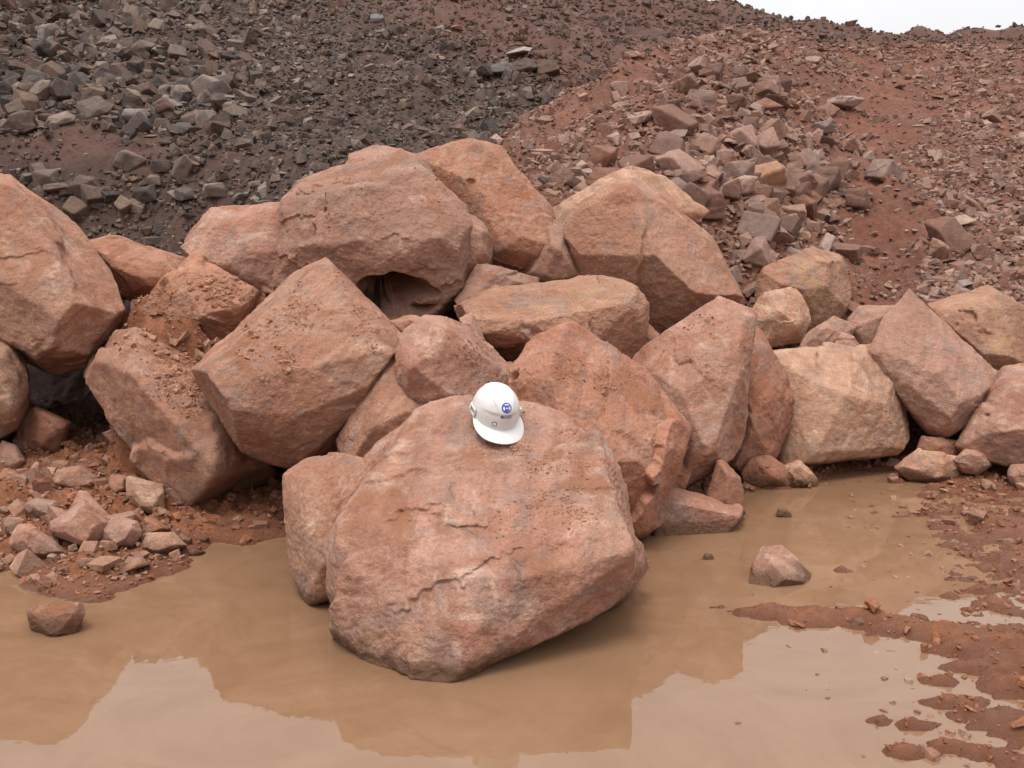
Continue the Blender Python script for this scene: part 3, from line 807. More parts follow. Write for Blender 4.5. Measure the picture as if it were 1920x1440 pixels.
# stones that stand at the water's edge and in the water
EDGE = "loose stones at the water's edge"
B('S1', 'stone', 'flat topped brown block at the foot of the rough reddish boulder', Dg(1008) + .08,
  [(1222, 1000, -.04), (1232, 928, .02), (1245, 915, .14), (1300, 932, .17), (1394, 952, .2), (1390, 972, .08), (1364, 1004, .02), (1290, 1014, -.04), (1226, 1014, -.07)],
  [(1236, 938, -.05), (1384, 968, .02)], thick=.45, mat='pink', sub=7, cat='stone', group=EDGE, steps=.3, chips=.4, bulge=.03)
B('S2', 'stone', 'upright narrow stone just behind the flat topped brown block', 5.75,
  [(1328, 935), (1345, 866), (1358, 864), (1388, 900), (1394, 960), (1345, 970)], [(1365, 890, -.1), (1360, 940, -.14)], thick=.35, mat='tan', sub=6, cat='stone', group=EDGE)
B('S3', 'stone', 'dark orange rounded stone at the far edge of the puddle', 6.65,
  [(1394, 885), (1412, 858), (1440, 853), (1478, 880), (1484, 915), (1440, 922), (1400, 918)], [(1430, 875, -.12), (1455, 895, -.12)], thick=.4, mat='orange', sub=6, cat='stone', group=EDGE, rnd=.03)
B('S4', 'stone', 'flat pinkish stone right beside the dark orange one', 6.7,
  [(1458, 882), (1500, 864), (1532, 900), (1532, 908), (1490, 918), (1465, 912)], None, thick=.3, mat='pale', sub=6, cat='stone', group=EDGE)
B('S5', 'stone', 'pale topped wedge stone at the far right edge of the puddle', 6.85,
  [(1680, 876), (1722, 850), (1760, 852), (1792, 864), (1802, 895), (1770, 912), (1722, 908), (1690, 890)], [(1730, 882, -.12), (1770, 870, -.08), (1760, 900, -.14)], thick=.4, mat='pale', sub=6, cat='stone', group=EDGE)
B('S6', 'stone', 'brown stone behind the pale topped wedge stone', 7.1,
  [(1718, 850), (1730, 820), (1790, 828), (1808, 850), (1790, 875), (1730, 875)], None, thick=.3, mat='orange', sub=6, cat='stone', group=EDGE)
B('S7', 'stone', 'pink stone leaning at the foot of the pink boulder on the right', 6.8,
  [(1790, 862), (1810, 842), (1850, 850), (1860, 872), (1830, 892), (1800, 880)], None, thick=.25, mat='pink', sub=6, cat='stone', group=EDGE)
B('S8', 'stone', 'grey stone cut by the right edge of the view', 6.6,
  [(1890, 890), (1900, 872), (1960, 872), (1970, 912), (1900, 912)], None, thick=.3, mat='mauve', sub=6, cat='stone', group=EDGE)
B('W1', 'stone', 'lone pink wedge stone in the water right of the huge boulder', Dg(1103) + .1,
  [(1402, 1085, -.02), (1412, 1055, .02), (1432, 1025, .1), (1460, 1024, .12), (1500, 1055, .08), (1522, 1085, .04), (1517, 1098, .0), (1464, 1107, -.06), (1420, 1098, -.06)],
  [(1470, 1090, -.12), (1440, 1045, 0), (1510, 1082, -.03)], thick=.26, mat='pink', sub=7, cat='stone', group=EDGE, steps=.5)
B('W2', 'stone', 'square red stone in the water in front of the left mud bank', Dg(1195) + .05,
  [(54, 1160), (56, 1145), (90, 1137), (150, 1136), (153, 1165), (148, 1190), (95, 1204), (65, 1180)], [(75, 1158, -.06), (135, 1155, -.04), (100, 1190, -.08)], thick=.2, mat='red', sub=6, cat='stone', group=EDGE)
B('W3', 'stone', 'tiny stone poking out of the water beyond the lone pink wedge stone', Dg(972) + .03,
  [(1455, 968), (1460, 953), (1475, 955), (1488, 970), (1470, 975)], None, thick=.1, mat='pink', sub=5, cat='stone', group=EDGE)
B('W4', 'stone', 'dark little stone in the shallow water left of the lone pink wedge stone', Dg(1052) + .02,
  [(1315, 1052), (1322, 1038), (1335, 1040), (1340, 1053), (1326, 1058)], None, thick=.07, mat='orange', sub=5, cat='stone', group=EDGE)
B('W5', 'stone', 'brown pointed stone on the crest of the right mud ridge', Dg(1180) + .03,
  [(1590, 1180), (1600, 1158), (1618, 1160), (1636, 1180), (1612, 1190)], None, thick=.1, mat='ochre', sub=5, cat='stone', group=EDGE)
B('W6', 'stone', 'pinkish stone at the back of the right mud ridge', Dg(1175) + .05,
  [(1700, 1172), (1712, 1150), (1735, 1155), (1748, 1175), (1720, 1184)], None, thick=.1, mat='mauve', sub=5, cat='stone', group=EDGE)

def march(px_, py_, y0=7.5, y1=34):
    D = np.linspace(y0, y1, 900)
    pts = np.array([unproj(px_, py_, d_) for d_ in D])
    h = terrain(pts[:, 0], pts[:, 1], False)[0]
    k = np.argmax(pts[:, 2] <= h)
    return pts[k], D[k]

BANK = "stones on the left mud bank"
for k_, (lab, D0, mt, ol) in enumerate([
    ('grey faced pink block leaning under the long tan boulder', 5.95, 'pale', [(237, 895), (242, 892), (270, 900), (306, 910), (308, 935), (298, 966), (262, 955), (240, 930)]),
    ('large flat pink stone in the middle of the left bank', 5.55, 'pink', [(92, 985), (118, 965), (158, 942), (200, 978), (196, 1000), (165, 1032), (130, 1018), (95, 995)]),
    ('pale rounded cobble on the left bank', 5.45, 'mauve', [(190, 1000), (205, 978), (228, 971), (256, 980), (264, 1000), (245, 1025), (212, 1030), (194, 1015)]),
    ('long pinkish stone at the left end of the mud bank', 5.35, 'pink', [(20, 1018), (36, 985), (60, 985), (100, 1015), (135, 1040), (90, 1052), (50, 1045)]),
    ('pale flat topped stone close to the left shore', 5.3, 'pale', [(264, 1028), (278, 1000), (322, 998), (347, 1022), (320, 1040), (285, 1040)]),
    ('pink stone standing behind the large flat one on the bank', 5.8, 'pink', [(133, 950), (148, 920), (165, 925), (210, 972), (190, 985), (150, 960)]),
    ('pinkish grey block on the upper left bank', 5.8, 'mauve', [(48, 945), (70, 935), (108, 940), (106, 970), (75, 976), (52, 965)]),
    ('orange wedge stone right of the pale rounded cobble', 5.55, 'orange', [(266, 990), (272, 970), (290, 972), (318, 992), (300, 1000), (270, 1008)]),
    ('thin pale shard lying near the shore below the cobble', 5.08, 'pale', [(190, 1050), (205, 1045), (226, 1057), (222, 1074), (205, 1065)]),
    ('flat pink shard lying left of the thin pale one', 5.1, 'tan', [(140, 1060), (155, 1045), (182, 1047), (190, 1060), (165, 1070), (145, 1068)]),
    ('sloping tan shard at the tip of the left mud bank', 5.05, 'tan', [(218, 1078), (245, 1050), (262, 1043), (278, 1058), (250, 1070)]),
    ('little pink stone in the wet mud near the left shore', 4.75, 'pale', [(146, 1125), (160, 1116), (184, 1120), (182, 1132), (160, 1134)]),
    ('pointed pink stone in the mud above the square red one', 4.85, 'pink', [(78, 1098), (92, 1080), (97, 1090), (95, 1104), (84, 1108)]),
    ('brown slab stone lying at the waterline of the left bank', 5.15, 'red', [(350, 1035), (362, 1028), (385, 1034), (378, 1042), (356, 1048)]),
    ('red stone on the wet shore below the long tan boulder', 5.3, 'red', [(366, 1012), (372, 1004), (392, 1008), (390, 1018), (372, 1020)]),
    ('small brown shard beside the pale flat topped stone', 5.42, 'mauve', [(330, 1010), (340, 998), (360, 1010), (355, 1024), (340, 1022)]),
    ('dusty block in front of the small dark cavity on the left', 6.3, 'tan', [(100, 905), (112, 880), (150, 872), (182, 895), (180, 915), (130, 918)]),
    ('grey pointed stone on the upper left of the bank', 6.25, 'mauve', [(48, 895), (62, 870), (72, 866), (78, 895), (62, 902)]),
    ('small pale stone beside the grey pointed one', 6.2, 'pale', [(80, 893), (88, 876), (106, 877), (104, 896), (90, 902)]),
    ('pale chip lying on the soil below the cavity', 6.4, 'pale', [(188, 862), (196, 853), (212, 856), (222, 870), (205, 874)]),
    ('block leaning against the left end of the grey faced pink one', 6.1, 'pink', [(202, 920), (206, 890), (238, 892), (238, 920), (215, 930)]),
    ('brown stone at the left edge of the bank', 6.4, 'brown', [(-15, 870), (5, 828), (30, 838), (48, 865), (30, 885), (0, 885)]),
    ('orange brown stone at the left edge near the water', 5.9, 'orange', [(-10, 900), (10, 878), (32, 885), (34, 900), (10, 910)]),
    ('stone half buried under the tip of the long tan boulder', 6.0, 'brown', [(305, 910), (330, 905), (365, 938), (372, 950), (330, 952), (310, 935)]),
    ('clump sized stone on the soil below the dark gap', 5.75, 'tan', [(418, 935), (430, 922), (448, 928), (450, 940), (430, 945)]),
    ('flat red stone on the soil beside the rounded pink boulder', 5.5, 'red', [(502, 930), (515, 918), (545, 922), (545, 940), (515, 942)]),
]):
    yb_ = max(o_[1] for o_ in ol); xb_ = sum(o_[0] for o_ in ol) / len(ol)
    D0 = march(xb_, yb_ - 3, 3.5, 9)[1] + .05
    B('K%d' % k_, 'stone', lab, D0, ol, None, thick=0.16 + 0.002 * (max(o_[0] for o_ in ol) - min(o_[0] for o_ in ol)), mat=mt, sub=6 if k_ < 8 else 5, cat='stone', group=BANK, lean=.4, steps=.5)

# ------------------------------------------------------------------ loose stones on the slopes and mud
def stone_base(seed, sub):
    rs = np.random.RandomState(seed)
    if seed % 3 == 0:
        pts = rs.normal(size=(11, 3)); pts /= np.linalg.norm(pts, axis=1)[:, None]
        pts *= np.array([1.0, rs.uniform(.5, .9), rs.uniform(.22, .55)]) * 0.52 * rs.uniform(.8, 1.15, size=(11, 1))
        Vh, Fh = hull(pts)
        return (Vh, Fh) if sub == 0 else rock_shape(Vh, Fh, sub, seed, chips=1.3, steps=.8, rough=1.0, merge=12)
    cub = np.array([(a_, b_, c_) for a_ in (-1, 1) for b_ in (-1, 1) for c_ in (-1, 1)], float) * .62
    pts = np.vstack([cub * rs.uniform(.55, 1.15, size=(8, 3)), rs.normal(size=(3, 3)) * .45])
    pts *= np.array([1.0, rs.uniform(.6, .95), rs.uniform(.5, .95)]) * 0.62
    Vh, Fh = hull(pts)
    if sub == 0:
        return Vh, Fh
    return rock_shape(Vh, Fh, sub, seed, chips=1.3, steps=.8, rnd=.012, rough=1.0, merge=16)

LOW = [stone_base(100 + i, 0) for i in range(27)]

def rotm(rs, n, tilt):
    """random spin about z then a random tilt"""
    a = rs.uniform(0, 2 * np.pi, n); b_ = rs.uniform(0, 2 * np.pi, n); c_ = rs.normal(0, tilt, n)
    ca, sa = np.cos(a), np.sin(a)
    Z = np.zeros((n, 3, 3)); Z[:, 0, 0] = ca; Z[:, 0, 1] = -sa; Z[:, 1, 0] = sa; Z[:, 1, 1] = ca; Z[:, 2, 2] = 1
    ax = np.stack([np.cos(b_), np.sin(b_), np.zeros(n)], 1)
    K = np.zeros((n, 3, 3))
    K[:, 0, 2] = ax[:, 1]; K[:, 1, 2] = -ax[:, 0]; K[:, 2, 0] = -ax[:, 1]; K[:, 2, 1] = ax[:, 0]
    I = np.eye(3)[None]
    Tm = I + np.sin(c_)[:, None, None] * K + (1 - np.cos(c_))[:, None, None] * (K @ K)
    return Tm @ Z

def slope_normal(x, y, e=0.25):
    h0 = terrain(x, y, False)[0]
    hx = terrain(x + e, y, False)[0]; hy = terrain(x, y + e, False)[0]
    n = np.stack([-(hx - h0) / e, -(hy - h0) / e, np.ones_like(h0)], 1)
    return n / np.linalg.norm(n, axis=1)[:, None]

def stuff_mesh(name, pos, size, rs, tilt, mat, label, cat, sink=0.12):
    n = len(pos)
    rot = rotm(rs, n, tilt)
    kind = rs.randint(0, len(LOW), n)
    an = np.stack([np.ones(n), rs.uniform(.7, 1.1, n), rs.uniform(.7, 1.15, n)], 1)
    VV, FF, base = [], [], 0
    for k in range(len(LOW)):
        idx = np.where(kind == k)[0]
        if not len(idx): continue
        v0, f0 = LOW[k]
        v = v0[None] * (an[idx] * size[idx][:, None])[:, None, :]
        v = np.einsum('nij,nkj->nki', rot[idx], v) + pos[idx][:, None, :]
        v[:, :, 2] += (sink * size[idx])[:, None]
        f = f0[None] + (np.arange(len(idx)) * len(v0))[:, None, None] + base
        VV.append(v.reshape(-1, 3)); FF.append(f.reshape(-1, 3)); base += len(idx) * len(v0)
    o = new_obj(name, tri_mesh(name, np.vstack(VV), np.vstack(FF), False), mat)
    tag(o, label, cat, kind='stuff')
    return o

rs = np.random.RandomState(11)
def slope_points(n, ylo, yhi, power):
    y = ylo + (yhi - ylo) * rs.rand(n) ** power
    half = (960 + 640) / FPX * y * 1.02 + 0.5
    x = rs.uniform(-1, 1, n) * half
    return x, y

xs, ys = slope_points(262000, 8.3, 37, 1.35)
hz, sdm, _ = terrain(xs, ys, False)
P = np.stack([xs, ys, hz], 1)
px, py, dep = proj(P)
inview = (px > -620) & (px < 2540) & (py > -160) & (py < 660)
xs, ys, P, px, py, dep = [a[inview] for a in (xs, ys, P, px, py, dep)]
rd = ridge_height(xs, ys) - (1.90 + 0.51 * (ys - 9) - 0.13 * np.maximum(xs, 0))
isR = (rd + 0.15 * noise(P * 1.3, 5) > 0) | ((px > 1500) & (py > 85))
# coarse and fine bands of rubble
coarseL = np.clip(np.exp(-((px - 190) / 270) ** 2 - ((py - 160) / 170) ** 2) * 1.3 + np.exp(-((px - 1000 - (py - 180) * .9) / 130) ** 2 - ((py - 170) / 110) ** 2) * .5 + np.exp(-((px - 250) / 260) ** 2 - ((py - 385) / 55) ** 2) * .5, 0, 1)
redpatchL = np.exp(-((px - 170) / 170) ** 2 - ((py - 275) / 45) ** 2) + np.exp(-((px - 420) / 100) ** 2 - ((py - 440) / 50) ** 2)
coarseR = np.clip(np.exp(-((px - 1400 - (py - 280) * .35) / 220) ** 2 - ((py - 320) / 180) ** 2) * 1.0 + .35 * np.exp(-((px - 1080) / 160) ** 2 - ((py - 350) / 70) ** 2) + .35 * np.exp(-((px - 1800) / 150) ** 2 - ((py - 430) / 120) ** 2), 0, 1)
gully = np.exp(-((px - 1655 - (py - 480) * .15 + np.where(py < 330, (330 - py) * -.35, 0)) / 105) ** 2) * sstep(60, 180, py) + 0.8 * np.exp(-((px - 1130) / 120) ** 2 - ((py - 175 + (px - 1130) * .8) / 35) ** 2)
coarse = np.where(isR, coarseR, coarseL * np.clip(1 - 1.1 * redpatchL, 0, 1))
clump = fbm(P * 0.9, 3, 91)
brown = sstep(-40, 60, (px - 640) * .50 - py * 1.15 + 60 * clump) * (~isR)
dens = np.where(isR, 0.66 - 0.70 * gully, 0.70 - 0.75 * redpatchL - .38 * brown) + 0.45 * clump
keep = rs.rand(len(xs)) < np.clip(dens, 0.06, 1)
xs, ys, P, px, py, dep, isR, coarse, gully, brown = [a[keep] for a in (xs, ys, P, px, py, dep, isR, coarse, gully, brown)]
isB = (brown > .5) & (rs.rand(len(xs)) < .8)
u = rs.rand(len(xs))
smin = np.where(isR, 0.050, 0.046) * (1 + 0.5 * coarse) * (0.55 + dep / 26)
size = smin * u ** (-1 / (2.75 - .75 * coarse))
size = np.minimum(size, np.where(coarse > .35, np.where(isR, 0.60, 0.48), 0.27) * rs.uniform(.75, 1, len(size)))

# the individual stones: those placed by eye first, then the largest in view
HAND = [  # px, py, width in px, flatness, colour, label
    (258, 215, 62, .85, (.20, .165, .145), 'big grey angular block standing out on the left slope'),
    (412, 152, 56, .8, (.17, .13, .115), 'grey brown block at the right end of the coarse grey rubble'),
    (88, 66, 44, .95, (.19, .165, .15), 'upright pale grey block near the top left corner'),
    (236, 382, 56, .7, (.25, .18, .12), 'tan two faced stone at the foot of the left slope'),
    (180, 372, 54, .55, (.13, .115, .11), 'dark slate grey stone left of the tan two faced one'),
    (340, 360, 52, .4, (.22, .19, .165), 'pale grey lopsided stone alone on bare soil'),
    (455, 366, 46, .6, (.15, .14, .135), 'slate grey stone just left of the massive boulder'),
    (505, 380, 44, .6, (.14, .125, .12), 'dark stone directly behind the pinkish half hidden boulder'),
    (108, 345, 72, .3, (.30, .22, .18), 'long pale flat stone above the huge slab sided boulder'),
    (112, 222, 48, .5, (.28, .22, .18), 'cream coloured stone at the edge of the red soil patch'),
    (290, 336, 40, .5, (.2, .15, .12), 'brown stone half buried in the soil behind the low reddish boulder'),
    (600, 345, 40, .4, (.26, .24, .22), 'light grey slab leaning behind the massive boulder'),
    (975, 90, 60, .3, (.30, .25, .22), 'long pale slab lying high on the reddish upper slope'),
    (945, 125, 50, .45, (.2, .18, .165), 'pair topped grey stone below the long pale slab'),
    (860, 48, 44, .35, (.34, .2, .14), 'orange tinted slab on the upper slope left of the long pale one'),
    (708, 30, 36, .6, (.17, .165, .165), 'bluish grey stone near the top of the slope'),
    (748, 115, 36, .5, (.24, .19, .16), 'pale tilted chip in the middle of the dark slope'),
    (1015, 340, 36, .7, (.06, .055, .052), 'black stone at the bottom of the cleft between the slopes'),
    (1574, 186, 64, .6, (.33, .225, .19), 'flat topped six sided block high on the red slope'),
    (1435, 330, 78, .85, (.36, .19, .115), 'large orange brown block tilted on the red slope'),
    (1310, 124, 54, .5, (.35, .225, .18), 'broad flat pink stone below the skyline of the red slope'),
    (1358, 160, 46, .75, (.22, .145, .115), 'dark brown stone under the broad flat pink one'),
    (1262, 158, 34, .7, (.36, .175, .12), 'small salmon coloured stone left of the dark brown one'),
    (1540, 236, 50, .6, (.26, .19, .17), 'grey mauve block below the flat topped six sided one'),
    (1470, 244, 58, .6, (.36, .24, .175), 'tan cracked block in the middle of the red slope'),
    (1364, 332, 40, 1.0, (.25, .155, .13), 'upright mauve stone left of the large orange brown block'),
    (1492, 302, 46, .8, (.3, .18, .13), 'reddish cube like stone right of the large orange brown block'),
    (1550, 262, 46, .55, (.28, .185, .16), 'mauve stone under the grey mauve block'),
    (1350, 285, 52, .8, (.33, .165, .1), 'rust orange stone standing on the red slope'),
    (1586, 356, 44, .6, (.3, .215, .19), 'light mauve stone at the edge of the bare red gully'),
    (1545, 455, 58, .4, (.38, .265, .22), 'whitish flat stone right above the yellowish boulder'),
    (1492, 470, 52, .5, (.30, .215, .185), 'mauve oval slab left of the whitish flat stone'),
    (1455, 428, 84, .7, (.34, .215, .17), 'large pink slab half buried above the yellowish boulder'),
    (1446, 84, 48, .6, (.33, .205, .155), 'pink block close to the top of the red slope'),
    (1800, 408, 58, .4, (.40, .28, .22), 'pale elongated stone on the right of the gully'),
    (1774, 446, 50, .6, (.29, .215, .195), 'grey mauve stone below the pale elongated one'),
    (1802, 526, 60, .5, (.28, .21, .185), 'broad grey stone at the bottom right of the slope'),
    (1405, 540, 42, .7, (.3, .185, .14), 'small square block left of the yellowish boulder'),
    (1262, 372, 60, .5, (.36, .24, .18), 'pinkish slab just right of the pale pink one at the back'),
    (1520, 108, 40, .4, (.33, .215, .16), 'tan flat stone high on the red slope right of the pink block'),
    (1420, 200, 44, .5, (.29, .195, .165), 'mauve grey slab on the upper middle of the red slope'),
    (1860, 215, 40, .5, (.34, .22, .17), 'light stone on the far right of the slope'),
]
GRP_G, GRP_R = "grey stones lying on the left slope", "red stones lying on the right slope"
HI = []
for i in range(20):
    v_, f_ = stone_base(300 + i, 5)
    HI.append(tri_mesh("slope_stone", v_, f_, True))
    HI[-1].materials.append(STONE)
PROTO = [None] * len(HI)
_cr = np.random.RandomState(5)

def put_stone(pos, sz, flat, colr, label, group, tilt=.35, bury=.15, name='slope_stone'):
    k = _cr.randint(len(HI))
    if PROTO[k] is None:
        o = bpy.data.objects.new(name, HI[k]); PROTO[k] = o
    else:
        o = PROTO[k].copy()
    o.name = name
    COL.objects.link(o)
    o.location = (pos[0], pos[1], pos[2] + sz * (.28 - bury))
    o.rotation_euler = (_cr.normal(0, tilt) + .25, _cr.normal(0, tilt), _cr.uniform(0, 6.28))
    o.scale = (sz, sz * _cr.uniform(.85, 1.1), sz * flat * 1.2)
    o.color = tuple(np.clip(np.array(colr) * _cr.uniform(.92, 1.08), 0, 1)) + (1,)
    tag(o, label, 'stone', group)
    return o

for (a, b_, wd, fl, co, lab) in HAND:
    p_, D_ = march(a, b_ + wd * .25)
    put_stone(p_, wd / FPX * D_ * 1.0, fl, co, lab, GRP_R if (a > 1020 and a != 975) else GRP_G, tilt=.3)

vis = size / dep
# zones give the shared labels: every stone of a zone looks alike
def zone(px_, py_, r_):
    if not r_:
        if py_ > 300: return 'grey brown stone on the soil low on the left slope'
        if px_ < 480: return 'grey stone in the coarse rubble of the upper left slope'
        if px_ < 820: return 'dark chip in the fine gravel of the left slope'
        return 'grey stone in the band of rubble beside the cleft'
    if px_ > 1680: return 'pinkish stone on the slope right of the bare gully'
    if py_ < 150: return 'pinkish stone near the top of the red slope'
    if px_ < 1240: return 'brownish stone on the left shoulder of the red slope'
    return 'pinkish stone in the coarse rubble of the red slope'

indiv = np.zeros(len(size), bool)
nG = sum(1 for h_ in HAND if h_[0] <= 1020); nR = len(HAND) - nG
onscreen = (px > 0) & (px < 1920) & (py > 0) & (py < 600)
for flag, cnt in ((False, 130 - nG), (True, 170 - nR)):
    c_ = np.where((isR == flag) & onscreen)[0]
    c_ = c_[np.argsort(-vis[c_])][:cnt]
    indiv[c_] = True
for i in np.where(indiv)[0]:
    pal = REDS if isR[i] else GREYS
    put_stone(P[i], size[i], _cr.uniform(.6, 1.0), pal[_cr.randint(len(pal))], zone(px[i], py[i], isR[i]), GRP_R if isR[i] else GRP_G)
rest = ~indiv
stuff_mesh("brown_rubble", P[rest & isB], size[rest & isB], rs, .45, STONE_BROWN, 'sparse reddish brown chips on the upper part of the left slope', 'rubble')
stuff_mesh("grey_rubble", P[rest & ~isR & ~isB], size[rest & ~isR & ~isB], rs, .45, STONE_GREY, 'mass of small dark grey and brown stones covering the left slope', 'rubble')
stuff_mesh("red_rubble", P[rest & isR], size[rest & isR], rs, .45, STONE_RED, 'mass of small pinkish red stones covering the right slope', 'rubble')

# rubble between and under the boulders, on the left bank and the far shore
n = 22000
x = rs.uniform(-4.8, 5.6, n); y = rs.uniform(4.2, 8.6, n)
h, _, sd_ = terrain(x, y, True)
qx, qy, _ = proj(np.stack([x, y, h], 1))
bare = (qx > 345) & (qx < 600) & (qy > 900)
k = (h > 0.015) & ~(bare & (rs.rand(n) < .85)) & ~((x > 1.2) & (y < 5.6) & (rs.rand(n) < .88)) & (rs.rand(n) < np.where(x < -.6, np.where(sd_ > .05, .75, .3), .40))
x, y, h = x[k], y[k], h[k]
sz = np.minimum(0.024 * rs.rand(len(x)) ** (-1 / 2.0), .20)
stuff_mesh("bank_rubble", np.stack([x, y, h], 1), sz, rs, .5, STONE_BANK, 'small broken stones strewn over the red soil between the boulders', 'rubble')
n = 30000
x = rs.uniform(-4.6, 5.2, n); y = rs.uniform(2.2, 8.2, n)
h, _, sd_ = terrain(x, y, True)
k = (h > 0.004) & ~((x > 1.2) & (y < 5.8) & (rs.rand(n) < .35))
x, y, h = x[k], y[k], h[k]
sz = np.minimum(0.012 * rs.rand(len(x)) ** (-1 / 2.2), .10)
stuff_mesh("soil_clods", np.stack([x, y, h], 1), sz, rs, .6, CLOD, 'crumbs and clods of red soil on the mud', 'soil')
# bits of mud and pebbles in the shallows on the right
n = 1700
a = 1280 + 700 * rs.rand(n) ** .6; b_ = 890 + 550 * rs.rand(n) ** 1.5
pp = np.array([ground_pt(i_, j_) for i_, j_ in zip(a, b_)])
wgt = sstep(1430, 1900, a + (b_ - 1200) * .05) * .5 + .05
k = rs.rand(n) < wgt
pp = pp[k]; pp[:, 2] = -0.002
stuff_mesh("shallow_pebbles", pp, np.minimum(.018 * rs.rand(len(pp)) ** (-1 / 2.2), .075), rs, .3, STONE_BANK, 'pebbles and scraps of mud dotting the shallow water on the right', 'pebbles', sink=.05)

# soil crumbs lying on the boulders
crumbP, crumbS = [], []
def crumbs(key, px_, py_, rx, ry, n, smax_=.02):
    o, PP, TT = ALL[key]
    bv = BVHTree.FromPolygons([tuple(q) for q in PP], [tuple(int(i) for i in f) for f in TT])
    c0 = Vector((0, 0, CAM_Z))
    ctr = [(px_ + rs.normal() * rx * .55, py_ + rs.normal() * ry * .55, rs.uniform(.10, .32)) for _ in range(7)]
    for _ in range(int(n * 1.5)):
        q0, q1, q2 = ctr[rs.randint(7)]
        a_ = q0 + rs.normal() * rx * q2; c_ = q1 + rs.normal() * ry * q2
        d_ = Vector(unproj(a_, c_, 5.0)) - c0
        loc, nn, idx, dist = bv.ray_cast(c0, d_.normalized())
        if loc is None or nn.z < .05: continue
        crumbP.append(loc[:]); crumbS.append(min(.006 * rs.rand() ** (-1 / 2.0), smax_ * 1.4))
crumbs('L2', 500, 640, 60, 70, 420, .03); crumbs('L2', 565, 570, 40, 50, 200); crumbs('L2', 640, 540, 30, 40, 80); crumbs('L2', 700, 620, 60, 40, 160)
crumbs('L1', 300, 665, 90, 50, 1300, .045); crumbs('L1', 360, 715, 70, 50, 700, .035)
crumbs('D2', 370, 535, 120, 60, 1200, .04); crumbs('C1', 890, 660, 50, 60, 200)
crumbs('F0', 1030, 850, 70, 50, 160, .012); crumbs('F0', 1060, 950, 60, 50, 140, .012); crumbs('F0', 940, 830, 40, 30, 60, .012); crumbs('F0', 990, 990, 110, 40, 140, .012)
crumbs('B1', 720, 390, 130, 60, 160, .02); crumbs('R1', 1150, 720, 120, 60, 260, .02); crumbs('R2', 1300, 640, 90, 40, 160, .02)
crumbP, crumbS = np.array(crumbP), np.array(crumbS)
stuff_mesh("soil_crumbs", crumbP, crumbS, rs, .8, CRUMB, 'crumbs of red soil lying on the boulders', 'soil')

# ------------------------------------------------------------------ the white safety helmet
def simple_mat(name, col, rough=.4, spec=.5):
    m, t, b = mat_new(name)
    c_ = N(t, 'ShaderNodeTexCoord')
    n_ = tex(t, c_.outputs['Object'], 35, 6, .65)
    k_ = rng(t, n_, .3, .75, 1.0, .94)
    d_ = rng(t, tex(t, c_.outputs['Object'], 14, 8, .7), .52, .72, 0, .38)
    s_ = N(t, 'ShaderNodeVectorMath', operation='SCALE'); s_.inputs[0].default_value = col
    t.links.new(k_, s_.inputs['Scale']); t.links.new(mixc(t, d_, s_.outputs[0], (.42, .30, .23)), b.inputs['Base Color'])
    t.links.new(rng(t, n_, .3, .7, rough * .85, rough * 1.25, False), b.inputs['Roughness'])
    b.inputs['Specular IOR Level'].default_value = spec
    return m
HWHITE = simple_mat("white_helmet_plastic", (.64, .64, .625), .38)
HGREY = simple_mat("grey_inner_plastic", (.30, .30, .30), .6)
HBLUE = simple_mat("blue_sticker", (.055, .085, .36), .45)
HNAVY = simple_mat("navy_sticker", (.085, .08, .20), .45)
HSTW = simple_mat("white_sticker", (.78, .79, .84), .45)

HX, HY, HH = .112, .134, .142
def shell_pt(phi, s, inset=0.0):
    """phi: 0 = right (+x), 90 deg = front (+y). s 0..1 crown to rim, 1..2 out over flange and peak"""
    cx, cy = np.cos(phi), np.sin(phi)
    th = np.minimum(s, 1) * np.pi / 2
    rr = np.sin(th) ** .92
    z = HH * np.cos(th) ** .80
    rim = 1 / np.sqrt((cx / HX) ** 2 + (cy / HY) ** 2)
    r = rim * rr
    x, y = r * cx, r * cy
    # raised centre panel running front to back, with a seam at its edge
    lens = .060 * (1 - (np.abs(y) / .175) ** 2)
    ridge = sstep(.006, -.002, np.abs(x) - lens) * sstep(1.0, .80, s) * .0030
    groove = np.exp(-((np.abs(x) - lens - .002) / .003) ** 2) * -.0014 * sstep(1.0, .85, s)
    # smooth brow set back above the peak
    brow = sstep(.36, .80, cy) * sstep(.70, .76, s - .06 * (1 - cy)) * sstep(1.05, .98, s) * -.0045
    bump = ridge + groove + brow - inset
    nx, ny, nz = x / HX ** 2, y / HY ** 2, z / HH ** 2
    nl = np.sqrt(nx * nx + ny * ny + nz * nz) + 1e-9
    x, y, z = x + bump * nx / nl, y + bump * ny / nl, z + bump * nz / nl
    # flange and peak
    e = np.clip(s - 1, 0, 1)
    pk = np.clip(sstep(.12, .85, cy), 0, 1)
    wdt = .008 + .052 * pk
    rr2 = e * wdt
    x = x + cx * rr2 * (1 - .45 * pk); y = y + cy * rr2
    z = z - e * (.006 + .012 * pk) - .012 * pk * e ** 2 - .010 * np.where(s > .85, (np.minimum(s, 1) - .85) / .15, 0) * pk + .008 * e * (1 - pk)
    return np.stack([x, y, z], -1)

